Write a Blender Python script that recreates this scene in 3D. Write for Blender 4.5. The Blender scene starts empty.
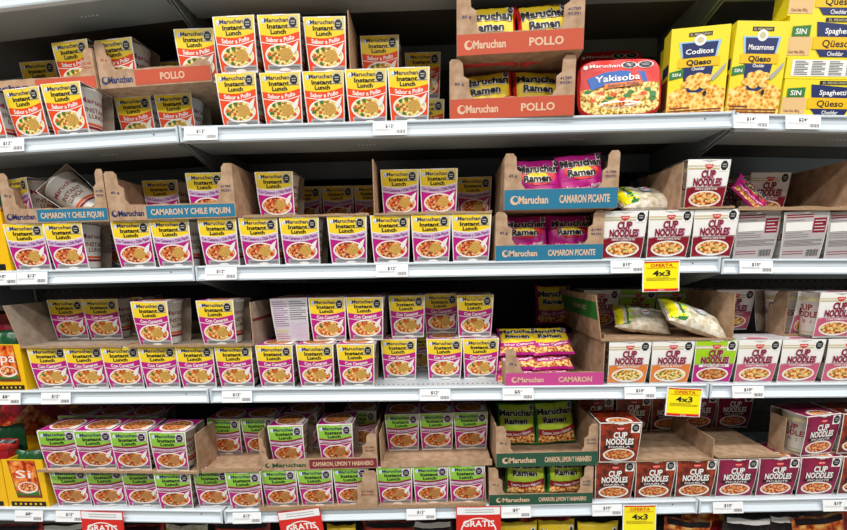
import bpy, math, random
from mathutils import Vector, Matrix
random.seed(7)
C = bpy.context.scene.collection
PI = math.pi
# ------------------------------------------------------------------ camera
F = 440.0; CX, CY = 423.5, 346.0   # the photo is cropped: its optical centre lies below the frame's middle
CAM = Vector((0.55771, -1.04698, -0.00741)); YAW, PITCH, ROLL = -0.02381, 0.18099, -0.02533
def basis():
    cy, sy = math.cos(YAW), math.sin(YAW)
    f = Vector((sy, cy, 0)); r = Vector((cy, -sy, 0)); u = Vector((0, 0, 1))
    f2 = f*math.cos(PITCH) - u*math.sin(PITCH); u2 = u*math.cos(PITCH) + f*math.sin(PITCH)
    return r*math.cos(ROLL) + u2*math.sin(ROLL), u2*math.cos(ROLL) - r*math.sin(ROLL), f2
RR, UU, FF = basis()
def at(px, py, Y=0.0):
    d = FF + RR*((px-CX)/F) - UU*((py-CY)/F)
    return CAM + d*((Y-CAM.y)/d.y)
def proj(p):
    d = Vector(p) - CAM; z = d.dot(FF)
    return CX + F*d.dot(RR)/z, CY - F*d.dot(UU)/z
cd = bpy.data.cameras.new('camera'); cam = bpy.data.objects.new('camera', cd); C.objects.link(cam)
cd.sensor_width = 36; cd.lens = F*36/847; cd.shift_y = (CY-265)/847; cd.clip_start = .02
m = Matrix((RR, UU, -FF)).transposed().to_4x4(); m.translation = CAM; cam.matrix_world = m
bpy.context.scene.camera = cam

# ------------------------------------------------------------------ materials
def lin(c):
    if isinstance(c, str): c = [int(c[i:i+2], 16)/255 for i in (0, 2, 4)]
    return tuple((x/12.92 if x <= .04045 else ((x+.055)/1.055)**2.4) for x in c) + (1,)
MATS = {}
def mat(name, col, rough=.5, spec=.4, metal=0):
    if name in MATS: return MATS[name]
    m = bpy.data.materials.new(name); m.use_nodes = True; b = m.node_tree.nodes['Principled BSDF']
    b.inputs['Base Color'].default_value = lin(col); b.inputs['Roughness'].default_value = rough
    b.inputs['Specular IOR Level'].default_value = spec; b.inputs['Metallic'].default_value = metal
    MATS[name] = m; return m
def noisy(name, cols, scale=300, rough=.6, kind='noise', bump=0, spec=.3, stretch=(1, 1, 1), detail=3, pos=None):
    m = mat(name, cols[0], rough, spec); nt = m.node_tree; N = nt.nodes; L = nt.links; b = N['Principled BSDF']
    tc = N.new('ShaderNodeTexCoord'); mp = N.new('ShaderNodeMapping'); mp.inputs['Scale'].default_value = stretch
    L.new(tc.outputs['Object'], mp.inputs['Vector'])
    if kind == 'noise':
        t = N.new('ShaderNodeTexNoise'); t.inputs['Scale'].default_value = scale; t.inputs['Detail'].default_value = detail; out = t.outputs['Fac']
    elif kind == 'wave':
        t = N.new('ShaderNodeTexWave'); t.inputs['Scale'].default_value = scale; t.inputs['Distortion'].default_value = 14; t.inputs['Detail'].default_value = 2; t.inputs['Detail Scale'].default_value = 1.6; out = t.outputs['Fac']
    else:
        t = N.new('ShaderNodeTexVoronoi'); t.inputs['Scale'].default_value = scale; out = t.outputs['Distance']
    L.new(mp.outputs['Vector'], t.inputs['Vector'])
    r = N.new('ShaderNodeValToRGB'); e = r.color_ramp.elements
    lo, hi = (.36, .64) if kind == 'noise' else (.05, .9)
    n = len(cols)
    while len(e) < n: e.new(.5)
    for i, c in enumerate(cols):
        e[i].position = pos[i] if pos else lo + (hi-lo)*i/(n-1)
        e[i].color = lin(c)
    L.new(out, r.inputs['Fac']); L.new(r.outputs['Color'], b.inputs['Base Color'])
    if bump:
        bp = N.new('ShaderNodeBump'); bp.inputs['Strength'].default_value = bump; bp.inputs['Distance'].default_value = .002
        L.new(out, bp.inputs['Height']); L.new(bp.outputs['Normal'], b.inputs['Normal'])
    return m
P = dict(
 white=mat('paper_white', 'f4f2ee', .4), black=mat('ink_black', '15151a', .5), yellow=mat('ink_yellow', 'f6d42c', .38),
 orange=mat('ink_orange', 'ee4c1c', .38), magenta=mat('ink_magenta', 'bd1783', .38), purple=mat('ink_purple', '8b2a8c', .4),
 lilac=mat('ink_lilac', 'd9c0dd', .4), green=mat('ink_lime', '8dc53f', .38), maroon=mat('ink_maroon', '8c1a3c', .4), grey=mat('ink_grey', 'a9a7a8', .5),
 dgrey=mat('ink_dark_grey', '5c5a5e', .5), navy=mat('ink_navy', '1d2b62', .4), blue=mat('ink_blue', '1b60b4', .35), red=mat('ink_red', 'd8261f', .38),
 dred=mat('ink_dark_red', '98182a', .4), cnred=mat('ink_wine', '8c1226', .4), gold=mat('ink_gold', 'cfc39a', .4), lime=mat('ink_bright_lime', 'a4d21c', .38),
 pink=mat('ink_pink', 'd0607e', .4), cnorange=mat('ink_amber', 'e8853a', .4), leaf=mat('ink_leaf', '2f7a35', .45), dgreen=mat('ink_dark_green', '1f4d2c', .5),
 carrot=mat('ink_carrot', 'dc5a26', .5), sky=mat('ink_pale_blue', '9cc4e6', .35), brown=mat('ink_brown', '7d3a1c', .5), sand=mat('ink_sand', 'e3bc82', .5),
 sel=mat('seal_black', '17171c', .4), plumcn=mat('ink_plum', '8a1743', .38),
 kyellow=mat('display_yellow', 'f5bf12', .4), tagw=mat('tag_white', 'f3f4f6', .35), offer=mat('offer_yellow', 'f8ea10', .35),
 lemon=mat('ink_lemon', 'efdc28', .38), ramlime=mat('ink_yellow_green', 'c0da3c', .38), bpaper=mat('paper_back_grey', 'b8b1b1', .55),
 lpaper=mat('paper_grey_print', 'cfcad0', .5),
 tealband=mat('tray_print_teal', '1d7394', .6), orangeband=mat('tray_print_orange', 'c04d2f', .6), pinkband=mat('tray_print_pink', 'c8468e', .6),
 greenband=mat('tray_print_green', '24513c', .6), maroonband=mat('tray_print_maroon', '7c2a31', .6), krafttext=mat('tray_print_text', 'dcb99a', .6),
 foam=mat('foam_cup', 'e6e2da', .5), lid=mat('cup_lid', 'efece6', .35),
 nood_y=noisy('noodles_cream', ['8a5a1c', 'd9a93e', 'f2dd8c', 'fbf0bc'], 170, kind='noise', detail=2),
 nood_o=noisy('noodles_shrimp', ['8f3512', 'd77a32', 'f0c070', 'f6dc9a'], 160, kind='noise', detail=2),
 nood_r=noisy('noodles_chilli', ['7a1e12', 'c8552c', 'e9a062', 'f4cf98'], 165, kind='noise', detail=2),
 nood_b=noisy('noodles_hot', ['6b2412', 'b8602e', 'd98c4c', 'eab678'], 165, kind='noise', detail=2),
 cake=noisy('noodle_cake', ['a06a22', 'cf9a40', 'e6bf68'], 330, kind='wave'),
 cakeb=noisy('noodle_cake_brown', ['8c5428', 'b97a40', 'd09a5c'], 330, kind='wave'),
 diabla=noisy('ink_brown_flames', ['54190c', '822a14', 'a63a18'], 60, rough=.4, spec=.4),
 plum=noisy('ink_plum_field', ['6e0f38', '8a1743', '931a4a'], 25, rough=.38, spec=.4),
 pasta=noisy('pasta_print', ['b8661a', 'e59a34', 'f6cf6a', 'fbe4a0'], 130, kind='voronoi'),
 kraft=noisy('cardboard_kraft', ['a38469', 'b39377', 'bd9e83'], 45, rough=.8, spec=.15, bump=.15),
 kraftg=noisy('cardboard_grey', ['948373', 'a29181', 'ac9b8a'], 40, rough=.8, spec=.15, bump=.15),
 kraftedge=noisy('cardboard_edge', ['8a6a4c', 'c0a283'], 400, rough=.9, spec=.1),
 clearbag=noisy('clear_bag_pasta', ['c3b596', 'd8ccb2', 'e6decb', 'efe9dc'], 70, rough=.3, spec=.5, bump=.5),
 redfoil=noisy('foil_red', ['5c0d0a', 'a81c14', 'd23a20'], 30, rough=.28, spec=.6, bump=.5),
 orfoil=noisy('foil_orange', ['7a2408', 'c8541c', 'e8953c', 'f4c878'], 45, rough=.3, spec=.6, bump=.5),
 darkfoil=mat('foil_dark', '1c1316', .25, .6), greenfoil=mat('foil_green', '17522c', .28, .6),
 soup=noisy('soup_print', ['8f2208', 'd8541c', 'ee8236', 'f5b060'], 60, rough=.35),
 steel=mat('shelf_paint', 'd0dae2', .33, .5), steeld=mat('shelf_paint_shaded', '8b9495', .45, .4), under=mat('shelf_underside_shade', '4f4a43', .6, .3), dark=mat('slot_dark', '26282a', .7),  # steeld and under: shelf metal darkened, the shade below shelves put into colour
)
# shelf deck with small slots
def deck_mat():
    m = mat('shelf_deck', 'bcc4cb', .4, .4); nt = m.node_tree; N = nt.nodes; L = nt.links; b = N['Principled BSDF']
    tc = N.new('ShaderNodeTexCoord'); sp = N.new('ShaderNodeSeparateXYZ'); L.new(tc.outputs['Object'], sp.inputs[0])
    def M(op, a, bb=None, c=None):
        n = N.new('ShaderNodeMath'); n.operation = op
        for i, v in enumerate((a, bb, c)):
            if v is None: continue
            if isinstance(v, (int, float)): n.inputs[i].default_value = v
            else: L.new(v, n.inputs[i])
        return n.outputs[0]
    fx = M('LESS_THAN', M('FRACT', M('MULTIPLY', sp.outputs['X'], 80)), .3)
    fy = M('LESS_THAN', M('ABSOLUTE', M('SUBTRACT', sp.outputs['Y'], .027)), .0055)
    f = M('MULTIPLY', fx, fy)
    mx = N.new('ShaderNodeMixRGB'); mx.inputs[1].default_value = lin('bcc4cb'); mx.inputs[2].default_value = lin('6a7077')
    L.new(f, mx.inputs[0]); L.new(mx.outputs[0], b.inputs['Base Color']); return m
P['deck'] = deck_mat()
def peg_mat():
    m = mat('pegboard', '4a443e', .6, .3); nt = m.node_tree; N = nt.nodes; L = nt.links; b = N['Principled BSDF']
    tc = N.new('ShaderNodeTexCoord'); mp = N.new('ShaderNodeMapping'); mp.inputs['Scale'].default_value = (40, 0, 40)
    v = N.new('ShaderNodeVectorMath'); v.operation = 'FRACTION'; L.new(tc.outputs['Object'], mp.inputs[0]); L.new(mp.outputs[0], v.inputs[0])
    d = N.new('ShaderNodeVectorMath'); d.operation = 'DISTANCE'; L.new(v.outputs[0], d.inputs[0]); d.inputs[1].default_value = (.5, 0, .5)
    lt = N.new('ShaderNodeMath'); lt.operation = 'LESS_THAN'; L.new(d.outputs['Value'], lt.inputs[0]); lt.inputs[1].default_value = .16
    mx = N.new('ShaderNodeMixRGB'); mx.inputs[1].default_value = lin('3b3530'); mx.inputs[2].default_value = lin('0c0b0a')
    L.new(lt.outputs[0], mx.inputs[0]); L.new(mx.outputs[0], b.inputs['Base Color']); return m
P['peg'] = peg_mat()

# ------------------------------------------------------------------ mesh helpers
class MB:
    def __init__(s): s.v = []; s.f = []; s.m = []; s.mats = []; s.sm = []
    def mi(s, k):
        if k not in s.mats: s.mats.append(k)
        return s.mats.index(k)
    def add(s, vs, fs, k, smooth=False):
        o = len(s.v); s.v += [tuple(v) for v in vs]; i = s.mi(k)
        for f in fs: s.f.append(tuple(o+j for j in f)); s.m.append(i); s.sm.append(smooth)
    def box(s, x0, x1, y0, y1, z0, z1, k):
        vs = [(x, y, z) for z in (z0, z1) for y in (y0, y1) for x in (x0, x1)]
        s.add(vs, [(0, 2, 3, 1), (4, 5, 7, 6), (0, 1, 5, 4), (2, 6, 7, 3), (0, 4, 6, 2), (1, 3, 7, 5)], k)
    def prism(s, pts, fn, k, kside=None):
        """extrude a 2D outline: fn(a, b, 0|1) gives the 3D point on either side"""
        n = len(pts); vs = [fn(a, b, 0) for a, b in pts] + [fn(a, b, 1) for a, b in pts]
        s.add(vs, [tuple(range(n-1, -1, -1)), tuple(range(n, 2*n))], k)
        s.add(vs, [(i, (i+1) % n, n+(i+1) % n, n+i) for i in range(n)], kside or k)
    def lathe(s, prof, k, n=28, c=(0, 0)):
        vs = []; fs = []
        for r, z in prof:
            for i in range(n): a = 2*PI*i/n; vs.append((c[0]+r*math.cos(a), c[1]+r*math.sin(a), z))
        for j in range(len(prof)-1):
            for i in range(n): fs.append((j*n+i, j*n+(i+1) % n, (j+1)*n+(i+1) % n, (j+1)*n+i))
        s.add(vs, fs, k, True)
    def mesh(s, name):
        me = bpy.data.meshes.new(name); me.from_pydata(s.v, [], s.f)
        for k in s.mats: me.materials.append(P[k])
        me.polygons.foreach_set('material_index', s.m); me.polygons.foreach_set('use_smooth', s.sm); me.update()
        return me
def link(name, me, parent=None):
    o = bpy.data.objects.new(name, me); C.objects.link(o)
    if parent is not None: o.parent = parent
    return o
def tag(o, label=None, cat=None, group=None, kind=None):
    if label: o['label'] = label
    if cat: o['category'] = cat
    if group: o['group'] = group
    if kind: o['kind'] = kind
    return o
def empty(name, label, cat, group=None):
    o = bpy.data.objects.new(name, None); o.empty_display_size = .02; C.objects.link(o); return tag(o, label, cat, group)
def copy_tree(o, parent=None):
    c = o.copy(); C.objects.link(c); c.parent = parent
    for ch in list(o.children): copy_tree(ch, c)
    return c
# text triangles, normalised: cap height 1, baseline 0, centred in x
TX = {}
def text_tris(t, bold):
    key = (t, bold)
    if key in TX: return TX[key]
    cu = bpy.data.curves.new('t', 'FONT'); cu.body = t; cu.size = 1; cu.offset = bold*.42; cu.resolution_u = 2; cu.fill_mode = 'FRONT'
    ob = bpy.data.objects.new('t', cu); me = ob.to_mesh()
    vs = [(v.co.x/.7, v.co.y/.7) for v in me.vertices]; fs = [tuple(p.vertices) for p in me.polygons]
    ob.to_mesh_clear(); bpy.data.objects.remove(ob); bpy.data.curves.remove(cu)
    if vs:
        a = min(v[0] for v in vs); b = max(v[0] for v in vs); vs = [(x-(a+b)/2, y) for x, y in vs]; w = b-a
    else: w = 1
    TX[key] = (vs, fs, w); return TX[key]
class Art:
    """flat print laid on a surface: mp(x, y, off) -> 3D"""
    def __init__(s, mb, mp, step=.00025): s.b = mb; s.mp = mp; s.st = step
    def band(s, x0, x1, lo, hi, k, layer, nx=10, ny=1):
        fl = lo if callable(lo) else (lambda x: lo); fh = hi if callable(hi) else (lambda x: hi)
        vs = []; fs = []
        for i in range(nx+1):
            x = x0+(x1-x0)*i/nx
            for j in range(ny+1): vs.append(s.mp(x, fl(x)+(fh(x)-fl(x))*j/ny, layer*s.st))
        for i in range(nx):
            for j in range(ny): a = i*(ny+1)+j; fs.append((a, a+ny+1, a+ny+2, a+1))
        s.b.add(vs, fs, k)
    def ell(s, cx, cy, rx, ry, k, layer, n=20, rings=2, ymin=None):
        vs = [s.mp(cx, cy, layer*s.st)]; fs = []
        for r in range(1, rings+1):
            for i in range(n):
                a = 2*PI*i/n; y = cy+ry*math.sin(a)*r/rings
                if ymin is not None: y = max(y, ymin)
                vs.append(s.mp(cx+rx*math.cos(a)*r/rings, y, layer*s.st))
        for i in range(n): fs.append((0, 1+i, 1+(i+1) % n))
        for r in range(rings-1):
            for i in range(n):
                a = 1+r*n+i; b = 1+r*n+(i+1) % n; fs.append((a, a+n, b+n, b))
        s.b.add(vs, fs, k)
    def poly(s, pts, k, layer):
        s.b.add([s.mp(x, y, layer*s.st) for x, y in pts], [tuple(range(len(pts)))], k)
    def text(s, t, cx, y, h, k, layer, w=None, bold=.02, fn=None, jit=0, shear=0):
        vs, fs, tw = text_tris(t, bold); sx = (w/tw) if w else h
        out = []
        for a, b in vs:
            x = cx+a*sx+shear*b*h; yy = y+b*h+(fn(x) if fn else 0)+(jit*math.sin(a*2.3) if jit else 0)
            out.append(s.mp(x, yy, layer*s.st))
        s.b.add(out, fs, k)
    def lines(s, x0, x1, y0, y1, n, k, layer, fill=.45):
        for i in range(n):
            y = y0+(y1-y0)*(i+.5)/n; h = (y1-y0)/n*fill/2
            s.band(x0, x1-(x1-x0)*(.25 if i % 3 == 2 else 0), y-h, y+h, k, layer, nx=2)
    def barcode(s, x0, x1, y0, y1, k, layer, n=10):
        for i in range(n):
            a = x0+(x1-x0)*i/n; s.band(a, a+(x1-x0)/n*(.35+.3*((i*7) % 3)/2), y0, y1, k, layer, nx=1)
    def seal(s, cx, cy, r, layer, mid='grey', asp=1):
        pts = [(cx+r*math.cos(PI/8+i*PI/4), cy+r*asp*math.sin(PI/8+i*PI/4)) for i in range(8)]
        s.poly(pts, 'sel', layer)
        s.band(cx-r*.55, cx+r*.55, cy+r*asp*.12, cy+r*asp*.34, mid, layer+1, nx=1); s.band(cx-r*.5, cx+r*.5, cy-r*asp*.34, cy-r*asp*.12, mid, layer+1, nx=1)

# ------------------------------------------------------------------ noodle cup in a printed sleeve
CW, CH = .092, .1085
def sleeve_fn(w, h, lean, hd):
    def fn(x, y, off, side=-1):
        hw = w/2*(.89+.11*(max(y, 0)**.8))
        yy = hd-lean*(1-y)**1.15+.0018*math.sin(PI*min(max(y, 0), 1))
        return (x*hw*(1 if side < 0 else -1), side*(yy+off), h*y)
    return fn
def front_maru(b, mp, kind):
    A = Art(b, mp)
    top = {'pollo': 'yellow', 'piquin': 'yellow', 'camaron': 'yellow', 'limon': 'green'}[kind]
    side = {'pollo': 'orange', 'piquin': 'magenta', 'camaron': 'magenta', 'limon': 'magenta'}[kind]
    nood = {'pollo': 'nood_y', 'piquin': 'nood_r', 'camaron': 'nood_o', 'limon': 'nood_b'}[kind]
    A.band(-.95, .95, .52, .99, top, 1, 12, 4)
    wave = lambda x: .66-.045*math.cos(x*1.9)+.02*x
    A.band(-.95, .95, .04, lambda x: wave(x), side, 2, 12, 5)
    if kind == 'piquin':
        A.band(-.95, .95, lambda x: wave(x)-.125, lambda x: wave(x)+.01, 'lilac', 3, 14); A.band(-.95, .95, lambda x: wave(x)-.005, lambda x: wave(x)+.012, 'white', 4, 14)
        A.text('Con Camaron y Chile Piquin', 0, -.085, .062, 'purple', 5, w=1.8, fn=wave, bold=.06)
    elif kind == 'limon':
        A.band(-.95, .95, lambda x: wave(x)-.13, lambda x: wave(x)+.01, 'maroon', 3, 14)
        A.band(-.95, .95, lambda x: wave(x)-.10, lambda x: wave(x)-.035, 'lilac', 4, 14)
        A.text('Camaron, Limon y Habanero', 0, -.09, .045, 'maroon', 5, w=1.6, fn=wave, bold=.02)
        A.band(-.95, .95, lambda x: wave(x)-.145, lambda x: wave(x)-.13, 'white', 4, 14)
    else:
        A.band(-.95, .95, lambda x: wave(x)-.14, lambda x: wave(x)-.125, 'white', 3, 14)
        A.text('Sabor a Pollo' if kind == 'pollo' else 'Con Camaron', 0, -.10, .075, 'white', 3, w=1.4 if kind == 'pollo' else 1.25, fn=wave, bold=.07)
    A.band(-.8, .95, .035, .13, 'grey', 3, 6); A.lines(-.7, .9, .05, .10, 2, 'dgrey', 4)
    A.ell(.02, .285, .86, .20, 'white', 4, 26, 3); A.ell(.02, .29, .78, .17, nood, 5, 24, 3)
    A.ell(.24, .30, .33, .11, 'cakeb' if kind == 'limon' else 'cake', 6, 14, 2)
    A.poly([(.50, .36), (.64, .45), (.9, .53), (.80, .38), (.64, .30)], 'lid', 7)
    if kind in ('pollo', 'camaron'):
        sp = [(-.45, .39, 'leaf'), (-.6, .31, 'carrot'), (-.25, .24, 'carrot'), (-.3, .17, 'leaf'), (-.15, .42, 'leaf'), (-.62, .25, 'leaf'), (.62, .22, 'carrot')]
        if kind == 'camaron': sp = [(-.5, .24, 'carrot'), (-.2, .2, 'carrot'), (-.45, .36, 'leaf'), (-.15, .38, 'carrot'), (.6, .22, 'red')]
        for x, y, k in sp: A.ell(x, y, .09, .032, k, 7, 7, 1)
    else:
        for x, y, k in [(-.5, .27, 'carrot'), (-.25, .35, 'carrot'), (-.1, .2, 'brown'), (.6, .24, 'red'), (-.3, .2, 'sand')]: A.ell(x, y, .1, .025, k, 7, 7, 1)
    # wordmark
    A.ell(-.76, .885, .1, .05, 'white', 2, 12, 1); A.ell(-.76, .885, .07, .036, 'sky', 3, 10, 1); A.ell(-.74, .89, .04, .02, 'white', 4, 8, 1)
    A.text('Maruchan', -.12, .865, .075, 'navy', 3, w=1.14, bold=.05)
    A.text('Instant', -.08, .755, .078, 'black', 3, w=1.0, bold=.085); A.text('Lunch', -.06, .66, .075, 'black', 3, w=.76, bold=.085)
    A.band(.42, .9, .75, .965, 'lilac' if kind == 'limon' else 'gold', 2, 2); A.seal(.66, .85, .19, 3, asp=.5); A.lines(.45, .88, .752, .775, 1, 'dgrey', 3)
    A.band(-.3, .3, .975, 1.0, 'lid', 3, 4); A.ell(.1, .035, .3, .03, 'lid', 6, 12, 1, ymin=.01)
def back_maru(b, mp):
    A = Art(b, mp); A.band(-.97, .97, .01, .99, 'lpaper', 1, 4, 4)
    A.lines(-.9, -.1, .35, .95, 12, 'purple', 2, .25); A.lines(.0, .9, .5, .95, 9, 'dgrey', 2, .3); A.band(-.9, -.2, .22, .28, 'gold', 2, 2)
    A.lines(.0, .9, .08, .45, 7, 'lilac', 2); A.lines(-.9, -.1, .05, .2, 3, 'magenta', 2, .2)
def top_maru(b, w, h, kind):
    A = Art(b, lambda x, y, o: (x*w/2, y*.046, h+.0006+o)); k = 'magenta'
    if kind == 'pollo': k = 'orange'
    A.band(-.95, .95, -.95, .95, k, 1, 2); A.ell(0, -.05, .85, .85, 'white', 2, 20, 1); A.ell(0, -.05, .74, .74, 'nood_y' if kind == 'pollo' else 'nood_b', 3, 20, 1)
    A.poly([(.55, -.9), (.9, -.9), (.9, .1), (.72, .1)], 'white', 4)
CN = {'beef': ('white', 'cnred', 'cnred', 'nood_o', 'SABOR A CARNE DE RES'), 'chicken': ('white', 'cnorange', 'cnred', 'nood_y', 'SABOR A POLLO'),
      'lime': ('lime', 'magenta', 'cnred', 'nood_b', 'SABOR CON LIMON'), 'shrimp': ('white', 'pink', 'cnred', 'nood_o', 'CON CAMARON'),
      'diabla': ('diabla', 'diabla', 'white', 'nood_b', 'DIABLA'), 'plum': ('plum', 'plum', 'white', 'nood_r', 'PICANTE')}
def front_cn(b, mp, kind):
    A = Art(b, mp); top, low, tx, nood, sub = CN[kind]; dk = kind in ('diabla', 'plum')
    A.band(-.97, .97, .42, .99, top, 1, 8, 4)
    A.band(-.97, .97, .03, lambda x: .45+(.0 if dk else .02*x), low, 2, 8, 4)
    if not dk: A.band(-.97, .97, .80, .88, 'gold', 2, 4); A.band(-.97, .97, .83, .85, 'white', 3, 4); A.band(-.97, .97, .445, .455, 'grey', 3, 4)
    A.poly([(-.2, .90), (.2, .90), (.17, .84), (0, .80), (-.17, .84)], 'red', 4); A.text('noodle' if 0 else 'NISSIN', 0, .85, .03, 'white', 5, w=.28, bold=.02)
    out = 'white' if not dk else 'black'
    for t, y, h, w in (('CUP', .635, .145, .68), ('NOODLES', .475, .145, 1.36)):
        A.text(t, 0.02, y-.004, h, out if dk else 'lilac', 4, w=w*1.05, bold=.16); A.text(t, 0, y, h, tx, 6, w=w, bold=.11 if not dk else .09)
    A.band(-.75, .75, .385, .445, 'black' if dk else ('white' if kind == 'lime' else low), 4, 4); A.text(sub, 0, .393, .045, 'white' if kind != 'lime' else 'cnred', 5, w=1.1, bold=.03)
    A.ell(0, .21, .82, .165, 'white', 4, 26, 3); A.ell(0, .215, .73, .13, nood, 5, 24, 3)
    for x, y, k in [(-.5, .22, 'leaf'), (-.2, .27, 'carrot'), (.1, .2, 'leaf'), (.4, .25, 'carrot'), (-.3, .15, 'carrot'), (.55, .2, 'leaf'), (.2, .28, 'gold')]:
        A.ell(x, y, .07, .018, k if not dk else ('carrot' if k != 'gold' else 'sand'), 6, 6, 1)
    A.lines(-.8, .8, .02, .05, 1, 'grey', 5)
    A.band(.5, .93, .76, .975, 'white', 3, 2); A.seal(.71, .875, .18, 4, asp=.55)
    A.band(-.3, .3, .98, 1.0, 'lid', 5, 4)
def back_cn(b, mp):
    A = Art(b, mp); A.band(-.98, .98, .01, .99, 'bpaper', 1, 4, 4)
    A.lines(-.9, .3, .86, .95, 2, 'cnred', 2, .5); A.lines(-.9, .2, .45, .84, 9, 'dgrey', 2, .2); A.band(.35, .92, .55, .85, 'cnred', 2, 3); A.lines(.4, .88, .57, .83, 4, 'lpaper', 3, .3)
    A.band(-.9, .3, .60, .78, 'white', 3, 2); A.lines(-.9, .9, .28, .42, 5, 'dgrey', 2, .3); A.barcode(.25, .85, .06, .2, 'black', 2, 12); A.lines(-.9, .1, .1, .2, 2, 'cnred', 2, .3)
def make_sleeve(kind):
    cn = kind in CN; w, h = (.101, .1075) if cn else (CW, CH); hd = .0475; b = MB(); fn = sleeve_fn(w, h, .0105, hd); T = .0007
    NY = 8
    # outline of the band seen from the side, outer and inner skins, extruded across
    prof = [(j/NY, -1) for j in range(NY+1)] + [(1-j/NY, 1) for j in range(NY+1)]
    def P3(y, s, sx, off):
        p = fn(1, y, off, s); return (sx*abs(p[0]), p[1], p[2]+(off if y == 1 else (-off if y == 0 and 0 else 0)))
    n = len(prof)
    for off, rev in ((0, 0), (-T, 1)):
        vs = [P3(y, s, sx, off) for y, s in prof for sx in (-1, 1)]
        fs = [(2*i, 2*((i+1) % n), 2*((i+1) % n)+1, 2*i+1) for i in range(n)]
        if rev: fs = [f[::-1] for f in fs]
        b.add(vs, fs, 'white' if not rev else 'kraftg')
    for sx in (-1, 1):
        vs = [P3(y, s, sx, o) for y, s in prof for o in (0, -T)]
        b.add(vs, [(2*i, 2*i+1, 2*((i+1) % n)+1, 2*((i+1) % n)) for i in range(n)], 'white')
    f1 = lambda x, y, o: fn(x, y, o, -1); f2 = lambda x, y, o: fn(x, y, o, 1)
    if cn: front_cn(b, f1, kind); back_cn(b, f2)
    else: front_maru(b, f1, kind); back_maru(b, f2); top_maru(b, w, h, kind)
    if cn:
        A = Art(b, lambda x, y, o: (x*w/2, y*.046, h+.0006+o)); tk = {'beef': 'lpaper', 'chicken': 'lpaper', 'lime': 'lime', 'shrimp': 'lpaper'}.get(kind, CN[kind][0])
        A.band(-.96, .96, -.96, .96, tk, 1, 2)
        dk = kind in ('diabla', 'plum'); A.ell(0, -.75, .62, .5, 'white', 2, 18, 1, ymin=-.94); A.ell(0, -.75, .5, .38, CN[kind][3] if dk else 'pink', 3, 16, 1, ymin=-.9)
    return b.mesh('sleeve_'+kind)
def cup_mesh(cn):
    b = MB(); r0, r1 = (.0335, .0445) if not cn else (.035, .0465); h = .1052
    b.lathe([(0, .004), (r0-.003, .004), (r0-.002, .001), (r0, .001), (r0+.0003, .004), (r1, h-.004), (r1+.0012, h-.004), (r1+.0012, h), (r1-.002, h)], 'foam', 32)
    R = lambda z: r0+(r1-r0)*z/h
    for ang in (0, PI):
        def mp(x, y, o, ang=ang):
            z = y*h; r = R(z)+.0003+o; a = ang+x*.9; return (r*math.cos(a), r*math.sin(a), z)
        A = Art(b, mp)
        if not cn:
            A.text('Maruchan', 0, .70, .10, 'plumcn', 1, w=2.0, bold=.03); A.text('INSTANT', 0, .52, .09, 'brown', 1, w=1.6, bold=.04); A.text('LUNCH', 0, .40, .09, 'brown', 1, w=1.2, bold=.04)
            A.band(-1.3, 1.3, .25, .30, 'carrot', 1, 14); A.band(-1.3, 1.3, .18, .23, 'cnred', 1, 14)
        else:
            A.band(-1.7, 1.7, .80, .90, 'gold', 1, 16); A.text('CUP', 0, .60, .13, 'cnred', 1, w=1.0, bold=.06); A.text('NOODLES', 0, .44, .13, 'cnred', 1, w=2.0, bold=.06)
            A.band(-1.7, 1.7, .08, .11, 'gold', 1, 16); A.lines(-.5, .5, .3, .38, 2, 'cnred', 1)
    return b.mesh('foam_cup')
def lid_mesh(cn):
    b = MB(); h = .1052; r = .0445 if not cn else .0465
    b.lathe([(0, h+.0018), (r*.8, h+.0018), (r*.93, h+.0006), (r, h+.0016), (r+.0018, h+.0008), (r+.0018, h-.003), (r+.0008, h-.003)], 'lid', 32)
    return b.mesh('lid')
CUPM = {c: (cup_mesh(c), lid_mesh(c)) for c in (False, True)}
SLV = {k: make_sleeve(k) for k in ('pollo', 'piquin', 'camaron', 'limon', 'beef', 'chicken', 'lime', 'shrimp', 'diabla', 'plum')}
DESC = {'pollo': 'yellow and orange noodle cup', 'piquin': 'yellow and lilac noodle cup', 'camaron': 'yellow and magenta noodle cup', 'limon': 'green and magenta noodle cup',
        'beef': 'white and wine-red noodle cup', 'chicken': 'white and orange noodle cup', 'lime': 'lime green noodle cup', 'shrimp': 'white and pink noodle cup',
        'diabla': 'brown noodle cup', 'plum': 'plum-red noodle cup'}
def cup_at(kind, loc, rot, label, group):
    root = empty('noodle_cup', label, 'instant noodle cup', group); cn = kind in CN
    link('sleeve', SLV[kind], root); cu = link('foam_cup', CUPM[cn][0], root); link('lid', CUPM[cn][1], cu)
    root.location = loc; root.rotation_euler = rot
    return root

# ------------------------------------------------------------------ shelves
JX = {}     # joints and rail lines (top front edge), world, from the photo
ROWS = {0: ((0, -6), (176, -28), (735, -50), (847, -51)), 1: ((0, 139), (177.5, 127), (731, 112), (847, 114)), 2: ((0, 271), (194.7, 266), (719.5, 257), (847, 257)),
        3: ((0, 390.5), (212.4, 388.5), (708.9, 383.5), (847, 382.5)), 4: ((0, 506.5), (227.2, 509.5), (698.6, 499), (847, 496))}
LINE = {}
W = 1.22; SD = .40
for r, ps in ROWS.items():
    q = [at(*p) for p in ps]
    sL = (q[1].z-q[0].z)/(q[1].x-q[0].x); sM = (q[2].z-q[1].z)/(q[2].x-q[1].x); sR = (q[3].z-q[2].z)/(q[3].x-q[2].x)
    zL = q[1].z+sM*(0-q[1].x); zR = q[1].z+sM*(W-q[1].x)
    LINE[r] = (zL, zR, sL, sM, sR)
LINE[5] = (-.965, -.965, .0, .0, .0)
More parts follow.
